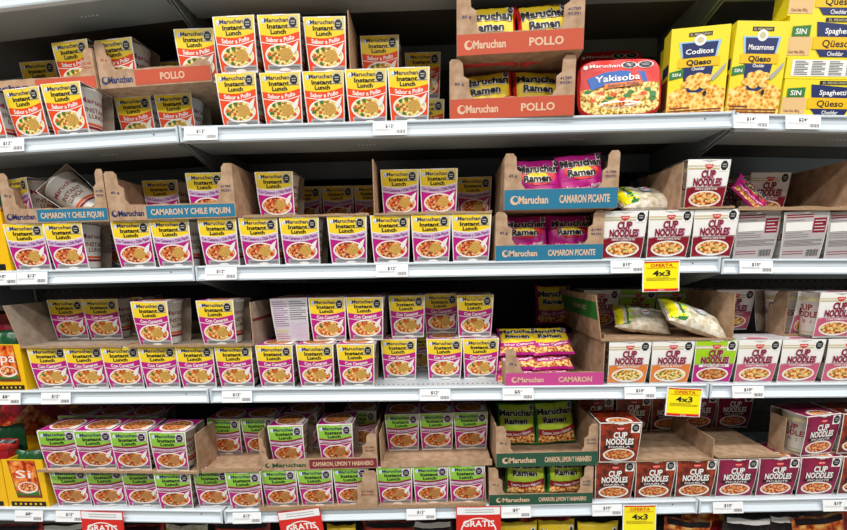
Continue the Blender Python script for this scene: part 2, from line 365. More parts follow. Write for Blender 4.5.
def zline(r, X):
    zL, zR, sL, sM, sR = LINE[r]
    if X < 0: return zL+sL*X
    if X > W: return zR+sR*(X-W)+(-.004 if r < 3 else 0)
    return zL+sM*X
def slope(r, X):
    return math.atan(LINE[r][2] if X < 0 else (LINE[r][4] if X > W else LINE[r][3]))
DK = -.0015
BAYN = ('left', 'middle', 'right'); ROWN = ('highest', 'top', 'second', 'third', 'fourth', 'lowest')
def shelf(r, bay):
    x0, x1 = ((-.80, -.002), (.002, W-.002), (W+.002, W+.80))[bay]; L = x1-x0
    xm = (x0+x1)/2; sl = slope(r, xm)
    root = empty('store_shelf', 'pale grey metal shelf, %s bay, %s' % (BAYN[bay], ('highest one, cut off by the top edge', 'top level with yellow and orange cups', 'second level with yellow and lilac cups', 'third level with yellow and magenta cups', 'fourth level with green cups', 'lowest level at bottom edge')[r]), 'shelf', 'shelf boards of the aisle rack')
    root.location = (x0, 0, zline(r, x0 if bay != 2 else W+.003)); root.rotation_euler = (0, -sl, 0)
    b = MB(); b.box(0, L, .004, SD, -.003, DK, 'deck'); b.box(0, L, .005, SD-.001, -.0045, -.0029, 'under'); b.box(0, L, SD-.003, SD, DK, .012, 'steeld'); link('deck', b.mesh('deck'), root)  # thin dark sheet below the deck carries painted shade
    b = MB(); prof = [(.006, 0), (-.004, 0), (-.006, -.002), (-.006, -.0045), (-.0015, -.006), (-.0015, -.019), (-.008, -.029), (-.0095, -.031), (-.0085, -.0345), (.004, -.0345), (.006, -.030)]
    b.prism(prof, lambda y, z, s: (L*s, y, z), 'steel'); 
    for sx in (0, L-.004): b.box(sx, sx+.004, -.0095, .002, -.0345, .0005, 'steel')
    b.box(L-.06, L-.0575, -.0024, -.0012, -.014, -.0115, 'dark')
    link('price_rail', b.mesh('price_rail'), root)
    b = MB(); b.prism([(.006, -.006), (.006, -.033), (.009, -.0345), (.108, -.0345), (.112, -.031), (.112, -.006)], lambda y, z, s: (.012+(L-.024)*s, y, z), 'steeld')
    for i in range(5):
        for c in (L*.32, L*.72): b.box(c+i*.009, c+i*.009+.003, .05, .053, -.0352, -.0343, 'white')
    link('front_stiffener', b.mesh('front_stiffener'), root)
    b = MB(); b.prism([(SD-.06, -.006), (SD-.06, -.055), (SD-.02, -.055), (SD-.02, -.006)], lambda y, z, s: (.012+(L-.024)*s, y, z), 'steeld')
    link('rear_beam', b.mesh('rear_beam'), root)
    pr = [(.0, -.034), (SD+.03, -.13), (SD+.03, -.004), (.0, -.004)]
    for i, sx in enumerate((.001, L-.004)):
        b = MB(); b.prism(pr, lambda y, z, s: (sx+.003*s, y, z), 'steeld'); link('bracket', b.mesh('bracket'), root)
for r in range(6):
    for bay in range(3):
        if r == 5 and bay == 0: pass
        shelf(r, bay)
b = MB(); b.box(-1.2, 2.6, SD+.035, SD+.05, -1.38, 1.35, 'peg'); tag(link('wall_back', b.mesh('wall_back')), kind='structure')
P['floor'] = noisy('floor_tiles', ['a29d94', 'b3aea5'], 3, rough=.25, spec=.5); P['ceil'] = mat('ceiling_white', 'dcdcd8', .8, .2); P['kick'] = mat('kick_plate', '3a3a3c', .5)
b = MB(); b.box(-4, 5, -5, SD+.5, -1.42, -1.38, 'floor'); tag(link('floor', b.mesh('floor')), kind='structure')
b = MB(); b.box(-4, 5, -5, SD+.5, 2.62, 2.66, 'ceil'); tag(link('ceiling', b.mesh('ceiling')), kind='structure')
for nm, xx in (('wall_left', -4.0), ('wall_right', 5.0)): pass

# ------------------------------------------------------------------ placing
def xsolve(px, Y, Zf):
    lo, hi = -1.2, 2.4
    for _ in range(40):
        m_ = (lo+hi)/2
        if proj((m_, Y, Zf(m_)))[0] < px: lo = m_
        else: hi = m_
    return (lo+hi)/2
ORD = ['first', 'second', 'third', 'fourth', 'fifth', 'sixth', 'seventh', 'eighth', 'ninth', 'tenth', 'eleventh', 'twelfth', 'thirteenth']
LAY = .1112
def base(r, X, layer): return zline(r, X)+DK+.0003+layer*LAY
def run(r, layer, items, phrase, group, wmin=None, labels=None):
    """items: (kind, px_centre, Yfront, yaw_degrees[, back]) from left to right"""
    pos = []
    for it in items:
        k, px, Y = it[:3]; hh = .055
        pos.append([xsolve(px, Y, lambda X: base(r, X, layer)+hh), Y, it])
    # keep cups that stand side by side from cutting into each other
    for _ in range(200):
        for i in range(len(pos)-1):
            a, c = pos[i], pos[i+1]
            if abs(a[1]-c[1]) > .09: continue
            w = (wmin or (.1015 if a[2][0] in CN else .0925))+.0003+.012*abs(math.sin(math.radians(a[2][3]-c[2][3])))*6
            d = w-(c[0]-a[0])
            if d > 0: a[0] -= d/2; c[0] += d/2
    n = len(pos)
    for i, (X, Y, it) in enumerate(pos):
        if labels: lab = labels[i]
        else:
            o = ORD[i]+' from left' if i else 'leftmost'
            if i == n-1 and n > 1: o = 'rightmost'
            lab = '%s, %s %s' % (DESC[it[0]], o, phrase)
        yaw = math.radians(it[3]+(180 if len(it) > 4 and it[4] else 0))
        th = it[5] if len(it) > 5 else 0
        cup_at(it[0], (X, Y+.0475, base(r, X, layer)), (math.radians(th), -slope(r, X), yaw), lab, group)

# ---- cardboard trays
def logo(A, cx, y, h, w, k, layer=1):
    A.ell(cx-w*.56, y+h*.45, h*.62, h*.62, k, layer, 14, 1); A.ell(cx-w*.53, y+h*.55, h*.38, h*.38, A.bg, layer+1, 12, 1)
    A.text('Maruchan', cx+.08*w, y, h, k, layer, w=w, bold=.07)
def tray(label, px0, px1, r, layer, Yf, depth=.28, lip=.035, wall=(.085, .085), back=.05, ears=(.035, .035), earh=.08, skin='kraft', inner=None, art=None, band=None,
         yaw=0, zoff=0, group='cardboard display trays', cut=0, flare=0, code=None, earmat=None):
    Z = lambda X: base(r, X, layer)-.0025+zoff if layer else base(r, X, 0)+zoff
    x0 = xsolve(px0, Yf, Z); x1 = xsolve(px1, Yf, Z); w = x1-x0; xc = (x0+x1)/2; t = .0025
    root = empty('cardboard_tray', label, 'cardboard tray', group)
    root.location = (xc, Yf, Z(xc)); root.rotation_euler = (0, -slope(r, xc), math.radians(yaw)); hw = w/2
    inner = inner or skin
    b = MB(); b.box(-hw, hw, 0, depth, 0, t, inner); link('tray_floor', b.mesh('tray_floor'), root)
    for s, hgt in ((-1, wall[0]), (1, wall[1])):
        if hgt <= 0: continue
        b = MB(); pts = [(0, t), (depth, t), (depth, hgt), (cut, hgt), (0, max(lip, hgt*.45) if cut else hgt)]
        fl = (flare*s*.5) if not isinstance(flare, tuple) else (-flare[0]*.5 if s < 0 else flare[1]*.5)
        b.prism(pts, lambda y, z, q: (s*(hw-t*q)+fl*z, y, z), inner, 'kraftedge')
        if band and band[0] == s:
            A = Art(b, lambda x, y, o: (s*(hw+.0002+o)+fl*y, x, y)); A.band(.004, depth*.98, hgt*band[2], hgt*band[3], band[1], 1, 2); A.text('CON CAMARON', depth*.4, hgt*.62, .012, 'krafttext', 2, w=.1)
        link('side_wall', b.mesh('side_wall'), root)
    if back > 0: b = MB(); b.box(-hw+t, hw-t, depth-t, depth, t, back, inner); link('back_wall', b.mesh('back_wall'), root)
    b = MB()
    N = 16; rnd = random.Random(int(px0*7+px1))
    top = [lip+(rnd.uniform(-.0012, .0012) if lip > .012 else rnd.uniform(-.001, .002)) for _ in range(N+1)]
    pts = [(-hw, 0), (hw, 0)]+[(hw-2*hw*i/N, top[i]) for i in range(N+1)]
    b.prism(pts, lambda x, z, q: (x, -t*(1-q), z), 'kraftedge' if lip < .012 else skin, 'kraftedge')
    if art:
        A = Art(b, lambda x, y, o: (x, -t-.0002-o, y)); A.bg = skin; art(A, hw, lip)
    lipo = link('front_lip', b.mesh('front_lip'), root)
    for s, ew in ((-1, ears[0]), (1, ears[1])):
        if ew <= 0: continue
        h = earh if not isinstance(earh, tuple) else earh[0 if s < 0 else 1]
        pts = [(0, lip-.001), (ew*1.25, lip-.001), (ew, lip+.012), (ew, h*.66), (ew*.72, h*.72), (ew*.68, h*.93), (ew*.5, h), (ew*.1, h), (0, h*.95)]
        b = MB(); b.prism(pts, lambda x, z, q: (s*(hw-x), -t*(1-q)*.98, z), earmat or skin, 'kraftedge')
        A = Art(b, lambda x, y, o: (x, -t-.0002-o, y))
        c1 = code or 'navy'; cx = s*(hw-ew*.5); zc = lip+(h-lip)*.38
        if s > 0: A.text('41789', cx, zc, .0055, c1, 1, w=ew*.62, bold=.01); A.text('90291', cx, zc-.009, .0055, c1, 1, w=ew*.62, bold=.01)
        else: A.text('85 g', cx, zc-.003, .0055, c1, 1, w=ew*.45, bold=.01)
        link('corner_tab', b.mesh('corner_tab'), lipo)
    return root
def art_kraft(word, rectmat, ink, split=-.38, tw=None):
    def f(A, hw, lip):
        logo(A, hw*(split-1)/2*1.0+.004, lip*.28, lip*.36, (split+1)*hw*.70, ink)
        A.band(hw*split+.002, hw*.985, lip*.08, lip*.90, rectmat, 1, 2)
        A.text(word, hw*(split+1)/2, lip*.30, lip*.38, 'krafttext', 2, w=tw or min((1-split)*hw*.88, len(word)*lip*.30), bold=.06)
    return f
def art_full(word, rectmat, tw=.4):
    def f(A, hw, lip):
        A.band(-hw*.995, hw*.995, .0005, lip*.97, rectmat, 1, 2); A.bg = rectmat
        logo(A, -hw*.52, lip*.3, lip*.36, hw*.52, 'krafttext', 2)
        A.text(word, hw*.42, lip*.3, lip*.36, 'krafttext', 2, w=hw*tw*2, bold=.07)
    return f

# ---- pillow bags
def bag_mesh(kind, w, h, puff, seed=0, wr=1.0):
    b = MB(); rnd = random.Random(seed); ph = [rnd.uniform(0, 6.28) for _ in range(8)]
    def surf(u, v, s):  # u, v in [-1, 1]
        e = max(0, 1-abs(u)**3.2)*max(0, 1-abs(v)**2.6)
        z = puff*(e**.55)
        wrk = .0022*wr*math.sin(9*u+3*v+ph[0])*math.cos(5*v-4*u+ph[1])+.0012*wr*math.sin(21*u+ph[2]+2*v)*abs(v)**2
        z += wrk*(e**.5)
        edge = 1-.05*(1-abs(v)**2)*abs(u)**2+.012*wr*math.sin(7*v+ph[3])*abs(u)**3
        ed2 = 1-.04*(1-abs(u)**2)*abs(v)**2+.014*wr*math.sin(6*u+ph[4])*abs(v)**3
        return (u*w/2*edge, s*(z+.0004), v*h/2*ed2)
    N = 26
    front = {'r_pollo': 'red', 'r_piq': 'magenta', 'r_cam': 'magenta', 'r_lim': 'leaf', 'clear': 'clearbag', 'redchip': 'redfoil', 'orchip': 'orfoil', 'darkchip': 'darkfoil', 'r_yel': 'yellow', 'greenchip': 'greenfoil'}[kind]
    for s in (-1, 1):
        vs = [surf(-1+2*i/N, -1+2*j/N, s) for i in range(N+1) for j in range(N+1)]
        fs = [(i*(N+1)+j, (i+1)*(N+1)+j, (i+1)*(N+1)+j+1, i*(N+1)+j+1) for i in range(N) for j in range(N)]
        if s > 0: fs = [f[::-1] for f in fs]
        b.add(vs, fs, front, True)
    A = Art(b, lambda x, y, o: (lambda q: (q[0], q[1]-.0004-o, q[2]))(surf(x, y, -1)), .0004)
    if kind.startswith('r_'):
        top = {'r_pollo': 'yellow', 'r_piq': 'orange', 'r_cam': 'yellow', 'r_lim': 'ramlime', 'r_yel': 'yellow'}[kind]
        rib = {'r_pollo': 'red', 'r_piq': 'magenta', 'r_cam': 'magenta', 'r_lim': 'dred', 'r_yel': 'dred'}[kind]
        word = {'r_pollo': 'Sabor a Pollo', 'r_piq': 'Sabor Camaron Picante', 'r_cam': 'Sabor Camaron', 'r_lim': 'Camaron, Limon y Habanero', 'r_yel': 'Sabor a Queso'}[kind]
        if kind == 'r_piq':
            A.band(-.86, .86, -.1, .9, 'magenta', 1, 20, 10); A.ell(0, .25, .75, .38, 'red', 2, 24, 6); A.ell(-.05, .2, .45, .22, 'yellow', 3, 20, 5)
        else: A.band(-.88, .88, -.3, .92, top, 1, 20, 12)
        wv = lambda x: -.2-.12*math.cos(x*2)+.08*x
        A.band(-.9, .9, -.9, lambda x: wv(x)-.2, {'r_pollo': 'nood_y', 'r_piq': 'nood_o', 'r_cam': 'nood_o', 'r_lim': 'nood_o', 'r_yel': 'nood_y'}[kind], 2, 20, 10)
        A.band(-.9, .9, lambda x: wv(x)-.28, wv, rib, 4, 22, 4)
        A.text(word, 0, -.22, .15, 'white', 6, w=1.45, fn=wv, bold=.03)
        for k, ly, bo in (('white', 5, .2), ('black', 7, .09)):
            yy, hh, r2 = (.74, .10, .6) if kind == 'r_yel' else (.40, .28, .02); A.text('Maruchan', -.02, yy, hh, k, ly, w=1.72, bold=bo); A.text('Ramen', -.06, r2, hh*.92, k, ly, w=1.15, bold=bo)
        A.band(.64, .88, .62, .9, 'white', 4, 3, 3); A.seal(.76, .76, .10, 8, asp=1.3)
    if kind == 'clear':
        for i in range(9):
            y = -.9+i*.2; A.poly([(-.95, y), (-.95, y+.2), (-.45-.1*(i % 2), y+.18), (-.52+.12*(i % 3), y+.02)], ('leaf', 'offer', 'blue')[i % 3] if i % 3 != 2 else 'lime', 3)
        A.band(-.98, -.75, -.9, .9, 'offer', 2, 3, 8); A.band(-.62, -.55, -.8, .8, 'leaf', 2, 1, 8)
        A.ell(.1, .1, .17, .3, 'sky', 4, 18, 3); A.ell(.1, .1, .13, .23, 'white', 5, 16, 3); A.band(0, .2, .06, .14, 'red', 6, 3)
    if kind in ('redchip', 'orchip', 'darkchip'):
        A.band(-.7, .7, .25, .6, {'redchip': 'dred', 'orchip': 'dred', 'darkchip': 'dred'}[kind], 2, 10, 4); A.ell(.1, -.3, .55, .32, 'soup', 2, 18, 4); A.band(-.9, .9, .86, .97, 'darkfoil' if kind != 'darkchip' else 'white', 3, 10, 1)
    return b.mesh('bag_'+kind)
BAGS = {}
def bag(kind, loc, rot, label, group, w=.135, h=.115, puff=.018, seed=1, wr=1., cat='bag of noodles', name='noodle_bag'):
    key = (kind, w, h, puff, seed)
    if key not in BAGS: BAGS[key] = bag_mesh(kind, w, h, puff, seed, wr)
    o = link(name, BAGS[key]); o.location = loc; o.rotation_euler = [math.radians(a) for a in rot]; tag(o, label, cat, group); return o
def bag_px(kind, px, r, layer, Y, zup, rot, label, group, **kw):
    """bag centred over picture column px at depth Y, its centre zup above the surface it stands on"""
    X = xsolve(px, Y, lambda x: base(r, x, layer)+zup)
    return bag(kind, (X, Y, base(r, X, layer)+zup), rot, label, group, **kw)
# ---- flat-sided cartons, tags, signs
def boxpart(name, w, d, h, k, parent, art=None, ks=None, bev=0):
    b = MB(); b.box(-w/2, w/2, 0, d, 0, h, ks or k)
    A = Art(b, lambda x, y, o: (x*w/2, -.0003-o, y*h)); A.band(-1, 1, 0, 1, k, 0, 1)
    if art: art(A)
    return link(name, b.mesh(name), parent)
def art_carton(word):
    def f(A):
        A.band(-1, 1, 0, .27, 'pasta', 1, 10); A.poly([(-1, .27), (-.5, .33), (.1, .27), (.6, .34), (1, .28), (1, .2), (-1, .2)], 'pasta', 2)
        A.band(-.4, .4, .895, .94, 'black', 2, 1); A.text('EL MEXICANO', 0, .903, .026, 'gold', 3, w=.7, bold=.03)
        A.poly([(-.72, .84), (.72, .84), (.6, .66), (-.6, .66)], 'sky', 2); A.poly([(-.62, .825), (.62, .825), (.54, .66), (-.54, .66)], 'navy', 3)
        A.poly([(-.56, .56), (.52, .56), (.4, .32), (.1, .26), (-.3, .27), (-.46, .36)], 'navy', 3)
        A.ell(0, .85, .2, .062, 'white', 4, 16, 1); A.ell(0, .85, .12, .034, 'gold', 5, 12, 1)
        A.text(word, 0, .70, .055, 'white', 5, w=.95, bold=.05)
        A.band(-.72, .72, .555, .655, 'kyellow', 4, 2); A.text('Q\u00fceso', 0, .575, .06, 'black', 5, w=.86, bold=.09); A.text('Cheddar', 0, .515, .035, 'white', 5, w=.45, bold=.03)
        A.poly([(-.98, .42), (-.5, .45), (-.5, .54), (-.98, .51)], 'leaf', 4); A.text('SIN', -.74, .46, .035, 'white', 5, w=.3, bold=.04)
        k_ = 0
        for x, y in ((-.35, .36), (-.1, .33), (.12, .38), (.3, .42), (-.2, .42), (.05, .44), (.28, .34), (-.05, .39)): k_ += .25; A.ell(x, y, .2, .045, 'pasta', 5+k_, 10, 1)
        A.poly([(.45, .42), (.62, .47), (.95, .58), (.9, .52), (.68, .43), (.5, .38)], 'grey', 9); A.ell(.28, .245, .07, .03, 'black', 9, 10, 1)
        A.lines(-.9, .9, .015, .075, 2, 'brown', 4, .5); A.band(-.9, -.2, .085, .1, 'brown', 4, 1)
    return f
def art_spag(A):
    A.band(-1, -.55, .05, .5, 'sand', 1, 1); A.band(.5, 1, .05, .55, 'sand', 1, 1)
    A.band(-.35, .2, .86, .96, 'black', 2, 1); A.text('EL MEXICANO', -.07, .875, .06, 'gold', 3, w=.45, bold=.03)
    A.poly([(-.5, .86), (.3, .78), (.26, .5), (-.46, .5)], 'navy', 2); A.text('Spaghetti', -.08, .58, .13, 'white', 4, w=.5, bold=.05)
    A.band(-.52, .34, .2, .5, 'kyellow', 3, 1); A.text('Q\u00fceso', -.1, .26, .17, 'black', 4, w=.5, bold=.045)
    A.poly([(-.45, .2), (.26, .2), (.2, .02), (-.35, .02)], 'navy', 2); A.text('Cheddar', -.08, .05, .1, 'white', 4, w=.3, bold=.03)
    A.poly([(-.93, .5), (-.6, .52), (-.6, .78), (-.93, .74)], 'leaf', 3); A.text('SIN', -.77, .56, .13, 'white', 4, w=.2, bold=.04)
    A.ell(.62, .78, .13, .2, 'white', 3, 14, 1); A.ell(.62, .78, .08, .12, 'gold', 4, 12, 1); A.text('Cont. Net. 200 g', -.8, .1, .07, 'brown', 3, w=.3, bold=.02)
def carton(label, px, Yf, word, w=.124, h=.192, yaw=0, d=.042):
    X = xsolve(px, Yf, lambda x: base(1, x, 0)+.09); root = empty('pasta_carton', label, 'pasta box', 'yellow boxes of cheese pasta')
    root.location = (X, Yf, base(1, X, 0)); root.rotation_euler = (0, -slope(1, X), math.radians(yaw))
    b = MB(); b.box(-w/2, w/2, 0, d, 0, h, 'lemon'); A = Art(b, lambda x, y, o: (-w/2-.0003-o, d/2+x*d/2, y*h)); A.band(-.8, .8, .1, .45, 'brown', 1, 1); A.band(-.8, .8, .5, .62, 'navy', 1, 1)
    link('carton', b.mesh('carton'), root)
    b = MB(); A = Art(b, lambda x, y, o: (x*w/2, -.0003-o, y*h)); A.band(-1, 1, 0, 1, 'lemon', 0, 1); art_carton(word)(A); link('front_print', b.mesh('front_print'), root)
carton('tall yellow cheese pasta box reading Coditos, first of the two upright ones', 697.5, .012, 'Coditos', yaw=-8, w=.117, h=.176)
carton('tall yellow cheese pasta box reading Macarrones, beside the lying spaghetti boxes', 755.5, .002, 'Macarrones', w=.112, h=.184)
carton('yellow pasta box edge showing just behind the Coditos box', 692, .07, 'Coditos', h=.17, w=.112)
carton('dim yellow pasta box edge furthest back behind the Coditos box', 687, .125, 'Coditos', h=.155, w=.112)
carton('yellow pasta box hidden behind the Macarrones box, its edge showing', 751, .055, 'Macarrones', w=.108, h=.176)
zc = 0
X0 = xsolve(784, 0, lambda x: base(1, x, 0)+.1)+.001
for i, (hh, dd, side) in enumerate(((.073, .045, 0), (.041, .073, 1), (.080, .045, 0), (.080, .045, 0))):
    lab = ('yellow spaghetti box with cheese at the bottom of the lying stack', 'spaghetti box lying flat, white nutrition panel facing out, second in stack', 'yellow spaghetti box standing on the flat one, third in the stack', 'yellow spaghetti box at top of the stack, cut off by top edge')[i]
    root = empty('spaghetti_carton', lab, 'pasta box', 'yellow boxes of cheese pasta'); w = .228; xc = X0+w/2+(.003, .006, .002, 0)[i]
    root.location = (xc, .002+.002*i, base(1, xc, 0)+zc+.0003*(i+1)+(.001 if i else 0)); root.rotation_euler = (0, -slope(1, xc), 0)
    b = MB(); b.box(-w/2, w/2, 0, dd, 0, hh, 'lemon'); link('carton', b.mesh('carton'), root)
    b = MB(); A = Art(b, lambda x, y, o: (x*w/2, -.0003-o, y*hh))
    if side:
        A.band(-.9, .45, .12, .9, 'white', 1, 1)
        for c in range(4): A.lines(-.85+c*.32, -.6+c*.32, .16, .86, 9, 'dgrey', 2, .5)
    else: art_spag(A)
    link('front_print', b.mesh('front_print'), root); zc += hh+.0006

# yakisoba packs: sealed plastic trays on their edge
def yak_mesh():
    b = MB(); w, h = .182, .126; n = 44
    def out(t, s, r=1):
        c, d = math.cos(t), math.sin(t); e = .42
        return (math.copysign(abs(c)**e, c)*w/2*s, math.copysign(abs(d)**e, d)*h/2*s)
    rings = [(.80, .045), (.86, .042), (.93, .008), (1.0, .004), (1.0, .002), (.95, .0), (.93, -.002)]
    vs = []
    for s, y in rings:
        for i in range(n): x, z = out(2*PI*i/n, s); vs.append((x, y, z))
    fs = [(j*n+i, j*n+(i+1) % n, (j+1)*n+(i+1) % n, (j+1)*n+i) for j in range(len(rings)-1) for i in range(n)]
    fs.append(tuple(range(n))); b.add(vs, fs, 'red', True); tray_ = b.mesh('tray'); 
    b = MB()
    def puff(x, y): r = max(abs(x), abs(y)); return -.0025-.006*(1-min(1, r)**3)+.0008*math.sin(9*x+4*y)
    A = Art(b, lambda x, y, o: (x*w/2*.96, puff(x, y)-o, y*h/2*.96), .0004)
    ex = lambda x: (1-abs(x)**4.5)**(1/4.5) if abs(x) < 1 else 0
    xs = 40
    A.band(-1, 1, lambda x: -ex(x), lambda x: ex(x), 'red', 0, 60, 10)
    A.band(-.97, .97, lambda x: -ex(x)*.96, lambda x: min(ex(x)*.96, .05+.12*x), 'nood_y', 1, 50, 8)
    for i in range(16):
        x = -.8+.105*i; y = -.15-.45*((i*5) % 7)/7; A.ell(x, y, .09, .07, ('leaf', 'carrot', 'sand', 'orange', 'leaf')[i % 5], 2, 8, 1)
    A.ell(0, -.62, .5, .12, 'white', 2, 18, 2); A.ell(0, -.64, .44, .08, 'nood_o', 3, 16, 1)
    A.poly([(-.82, .32), (-.4, .5), (0, .56), (.6, .5), (.66, .15), (.2, .12), (-.3, .1), (-.72, -.12)], 'blue', 3)
    A.text('Yakisoba', -.08, .19, .22, 'white', 5, w=1.1, bold=.045, fn=lambda x: .06*x)
    A.poly([(-.42, -.1), (.5, .02), (.5, .16), (-.4, .08)], 'cnorange', 9); A.text('Sabor a Pollo', .05, -.02, .1, 'navy', 11, w=.75, fn=lambda x: .1*x, bold=.02)
    A.text('Maruchan', -.38, .70, .13, 'white', 3, w=.75, bold=.03); A.ell(-.85, .74, .06, .08, 'white', 3, 10, 1)
    A.ell(.22, .76, .2, .13, 'white', 2, 14, 1); A.ell(.62, .76, .2, .13, 'white', 2, 14, 1)
    A.seal(.22, .76, .17, 3, asp=.7); A.seal(.62, .76, .17, 3, asp=.7); A.band(.72, .88, -.4, -.2, 'leaf', 3, 1)
    film = b.mesh('printed_film'); return tray_, film
YT, YF_ = yak_mesh()
def yak(label, px, Y, zup, tilt):
    X = xsolve(px, Y, lambda x: base(1, x, 0)+zup+.06); root = empty('noodle_tray_pack', label, 'noodle pack', 'yakisoba noodle packs')
    link('tray', YT, root); link('printed_film', YF_, root); root.location = (X, Y, base(1, X, 0)+zup+.0635); root.rotation_euler = (math.radians(-tilt), 0, math.radians(-2))
yak('red and blue yakisoba noodle pack standing between ramen trays and pasta boxes', 619, .024, .0, 8)
yak('dim red noodle pack behind the yakisoba pack, lower one', 613, .29, 0, 5)
yak('dim red noodle pack behind the yakisoba pack, upper one', 610, .29, .128, 5)

# ================= top level: chicken cups
G1 = 'yellow and orange noodle cups on the top shelf'
run(1, 0, [('pollo', -12, .004, -3), ('pollo', 26, .012, -6), ('pollo', 64, .0, -2)], 'at left end of top shelf', G1)
run(1, 0, [('pollo', 137, .10, -2), ('pollo', 176.5, .10, 0)], 'under the POLLO tray on top shelf', G1)
run(1, 0, [('pollo', 239, .0, -3), ('pollo', 283, .004, -1), ('pollo', 324, .004, 0), ('pollo', 365, .0, 1), ('pollo', 408, -.002, 0)], 'in lower middle row of top shelf', G1)
run(1, 1, [('pollo', 236, .0, -2), ('pollo', 280, .0, 0), ('pollo', 325, .014, 1)], 'of three stacked cups on top shelf', G1)
run(1, 1, [('pollo', 42, .14, 0), ('pollo', 76, .06, -6)], 'inside tray at far left of top shelf', G1, labels=['dim yellow and orange noodle cup deep in far left tray, top shelf', 'yellow and orange noodle cup behind left tray corner tab, top shelf'])
run(1, 1, [('pollo', 119, .065, -4), ('pollo', 196, .045, 0)], 'inside the POLLO tray, top shelf', G1, labels=['noodle cup by the left tab inside the long POLLO tray', 'noodle cup by the right tab inside the long POLLO tray'])
run(1, 1, [('pollo', 178, .19, 0)], '', G1, labels=['dim noodle cup at the back of the long POLLO tray'])
run(1, 1, [('pollo', 380, .10, 0), ('pollo', 423, .19, 0)], '', G1, labels=['yellow and orange noodle cup set back beside cardboard divider, top shelf', 'dim upper noodle cup just left of the stacked POLLO ramen trays'])
run(1, 0, [('pollo', 427, .19, 0)], '', G1, labels=['dim lower noodle cup just left of the stacked POLLO ramen trays'])
tray('brown cardboard tray at far left of top shelf, with orange strip', -45, 99, 1, 1, .045, .28, .030, (.09, .085), .04, (.0, .030), .085, art=art_kraft('', 'orangeband', 'navy', .15), code='orangeband')
tray('long brown cardboard tray marked POLLO left of the three stacked cups', 102, 213, 1, 1, .05, .28, .038, (.09, .09), .04, (.034, .034), .098, art=art_kraft('POLLO', 'orangeband', 'navy', -.38), code='orangeband')
tray('cardboard tray with tall left divider behind the stacked cups, top shelf', 350, 396, 1, 1, .02, .26, .004, (.125, 0), .02, (0, 0), band=(-1, 'orangeband', .1, .9))
tray('upper of two stacked orange-front ramen trays marked POLLO', 457, 582, 1, 0, -.012, .24, .042, (.118, .118), .11, (.042, .042), .128, zoff=.1245, art=art_full('POLLO', 'orangeband', .27), yaw=-3)
tray('lower of two stacked orange-front ramen trays marked POLLO', 450, 573, 1, 0, -.004, .24, .042, (.118, .118), .11, (.042, .040), .121, art=art_full('POLLO', 'orangeband', .27), yaw=-2)
GR = 'ramen bags standing in open trays'
bag_px('r_pollo', 489, 1, 0, .045, .182, (-10, 0, -3), 'yellow chicken ramen bag, left one in upper POLLO tray', GR, w=.122, h=.13)
bag_px('r_pollo', 544, 1, 0, .047, .186, (-10, -5, 3), 'yellow chicken ramen bag, right one in upper POLLO tray', GR, w=.118, h=.13, seed=4)
bag_px('r_pollo', 487, 1, 0, .055, .060, (-10, -4, -4), 'yellow chicken ramen bag, left one in lower POLLO tray', GR, w=.118, h=.112, seed=3)
bag_px('r_pollo', 537, 1, 0, .058, .062, (-10, 2, 4), 'yellow chicken ramen bag, right one in lower POLLO tray', GR, w=.118, h=.112, seed=5)

# ================= second level
G2 = 'yellow and lilac noodle cups on the second shelf'
run(2, 0, [('piquin', 28, .0, 3), ('piquin', 63, .0, 1)], '', G2, labels=['leftmost yellow and lilac noodle cup on second shelf, beside yellow box', 'yellow and lilac noodle cup under left blue-labelled tray, showing foam side'])
run(2, 0, [('piquin', 133, .002, 1), ('piquin', 171, .002, 1)], '', G2, labels=['left yellow and lilac cup of the pair before the rail joint', 'right yellow and lilac cup of the pair before the rail joint'])
run(2, 0, [('piquin', 120, .11, -3)], '', G2, labels=['dim yellow and lilac noodle cup behind the pair under the piquin tray'])
run(2, 0, [('piquin', 219, .0, -1), ('piquin', 259, .002, 0), ('piquin', 300, .0, 0), ('piquin', 347.5, .0, 0), ('piquin', 390, .002, 1), ('piquin', 431, .0, 0), ('piquin', 471, .0, 0)], 'in lower middle row of second shelf', G2)
run(2, 1, [('piquin', 24, .05, -20)], '', G2, labels=['noodle cup upright behind the left tab of the far left piquin tray'])
run(2, 1, [('piquin', 162, .12, 0), ('piquin', 206, .05, 0)], '', G2, labels=['shaded noodle cup set back in the right-hand piquin tray', 'tall-standing noodle cup at right end of the right-hand piquin tray'])
run(2, 1, [('piquin', 275, .055, 0)], '', G2, labels=['single yellow and lilac noodle cup right of the piquin trays, upper layer'])
run(2, 1, [('piquin', 308, .26, 0), ('piquin', 338, .26, 0), ('piquin', 368, .26, 0)], 'of three dim cups deep in second shelf', G2)
run(2, 1, [('piquin', 400.5, .06, 0), ('piquin', 438, .06, 0)], '', G2, labels=['left yellow and lilac cup of upper pair beside upright cardboard divider', 'right yellow and lilac cup of upper pair beside upright cardboard divider'])
run(2, 1, [('piquin', 474, .17, 0)], '', G2, labels=['dim yellow and lilac cup left of the stacked blue ramen trays'])
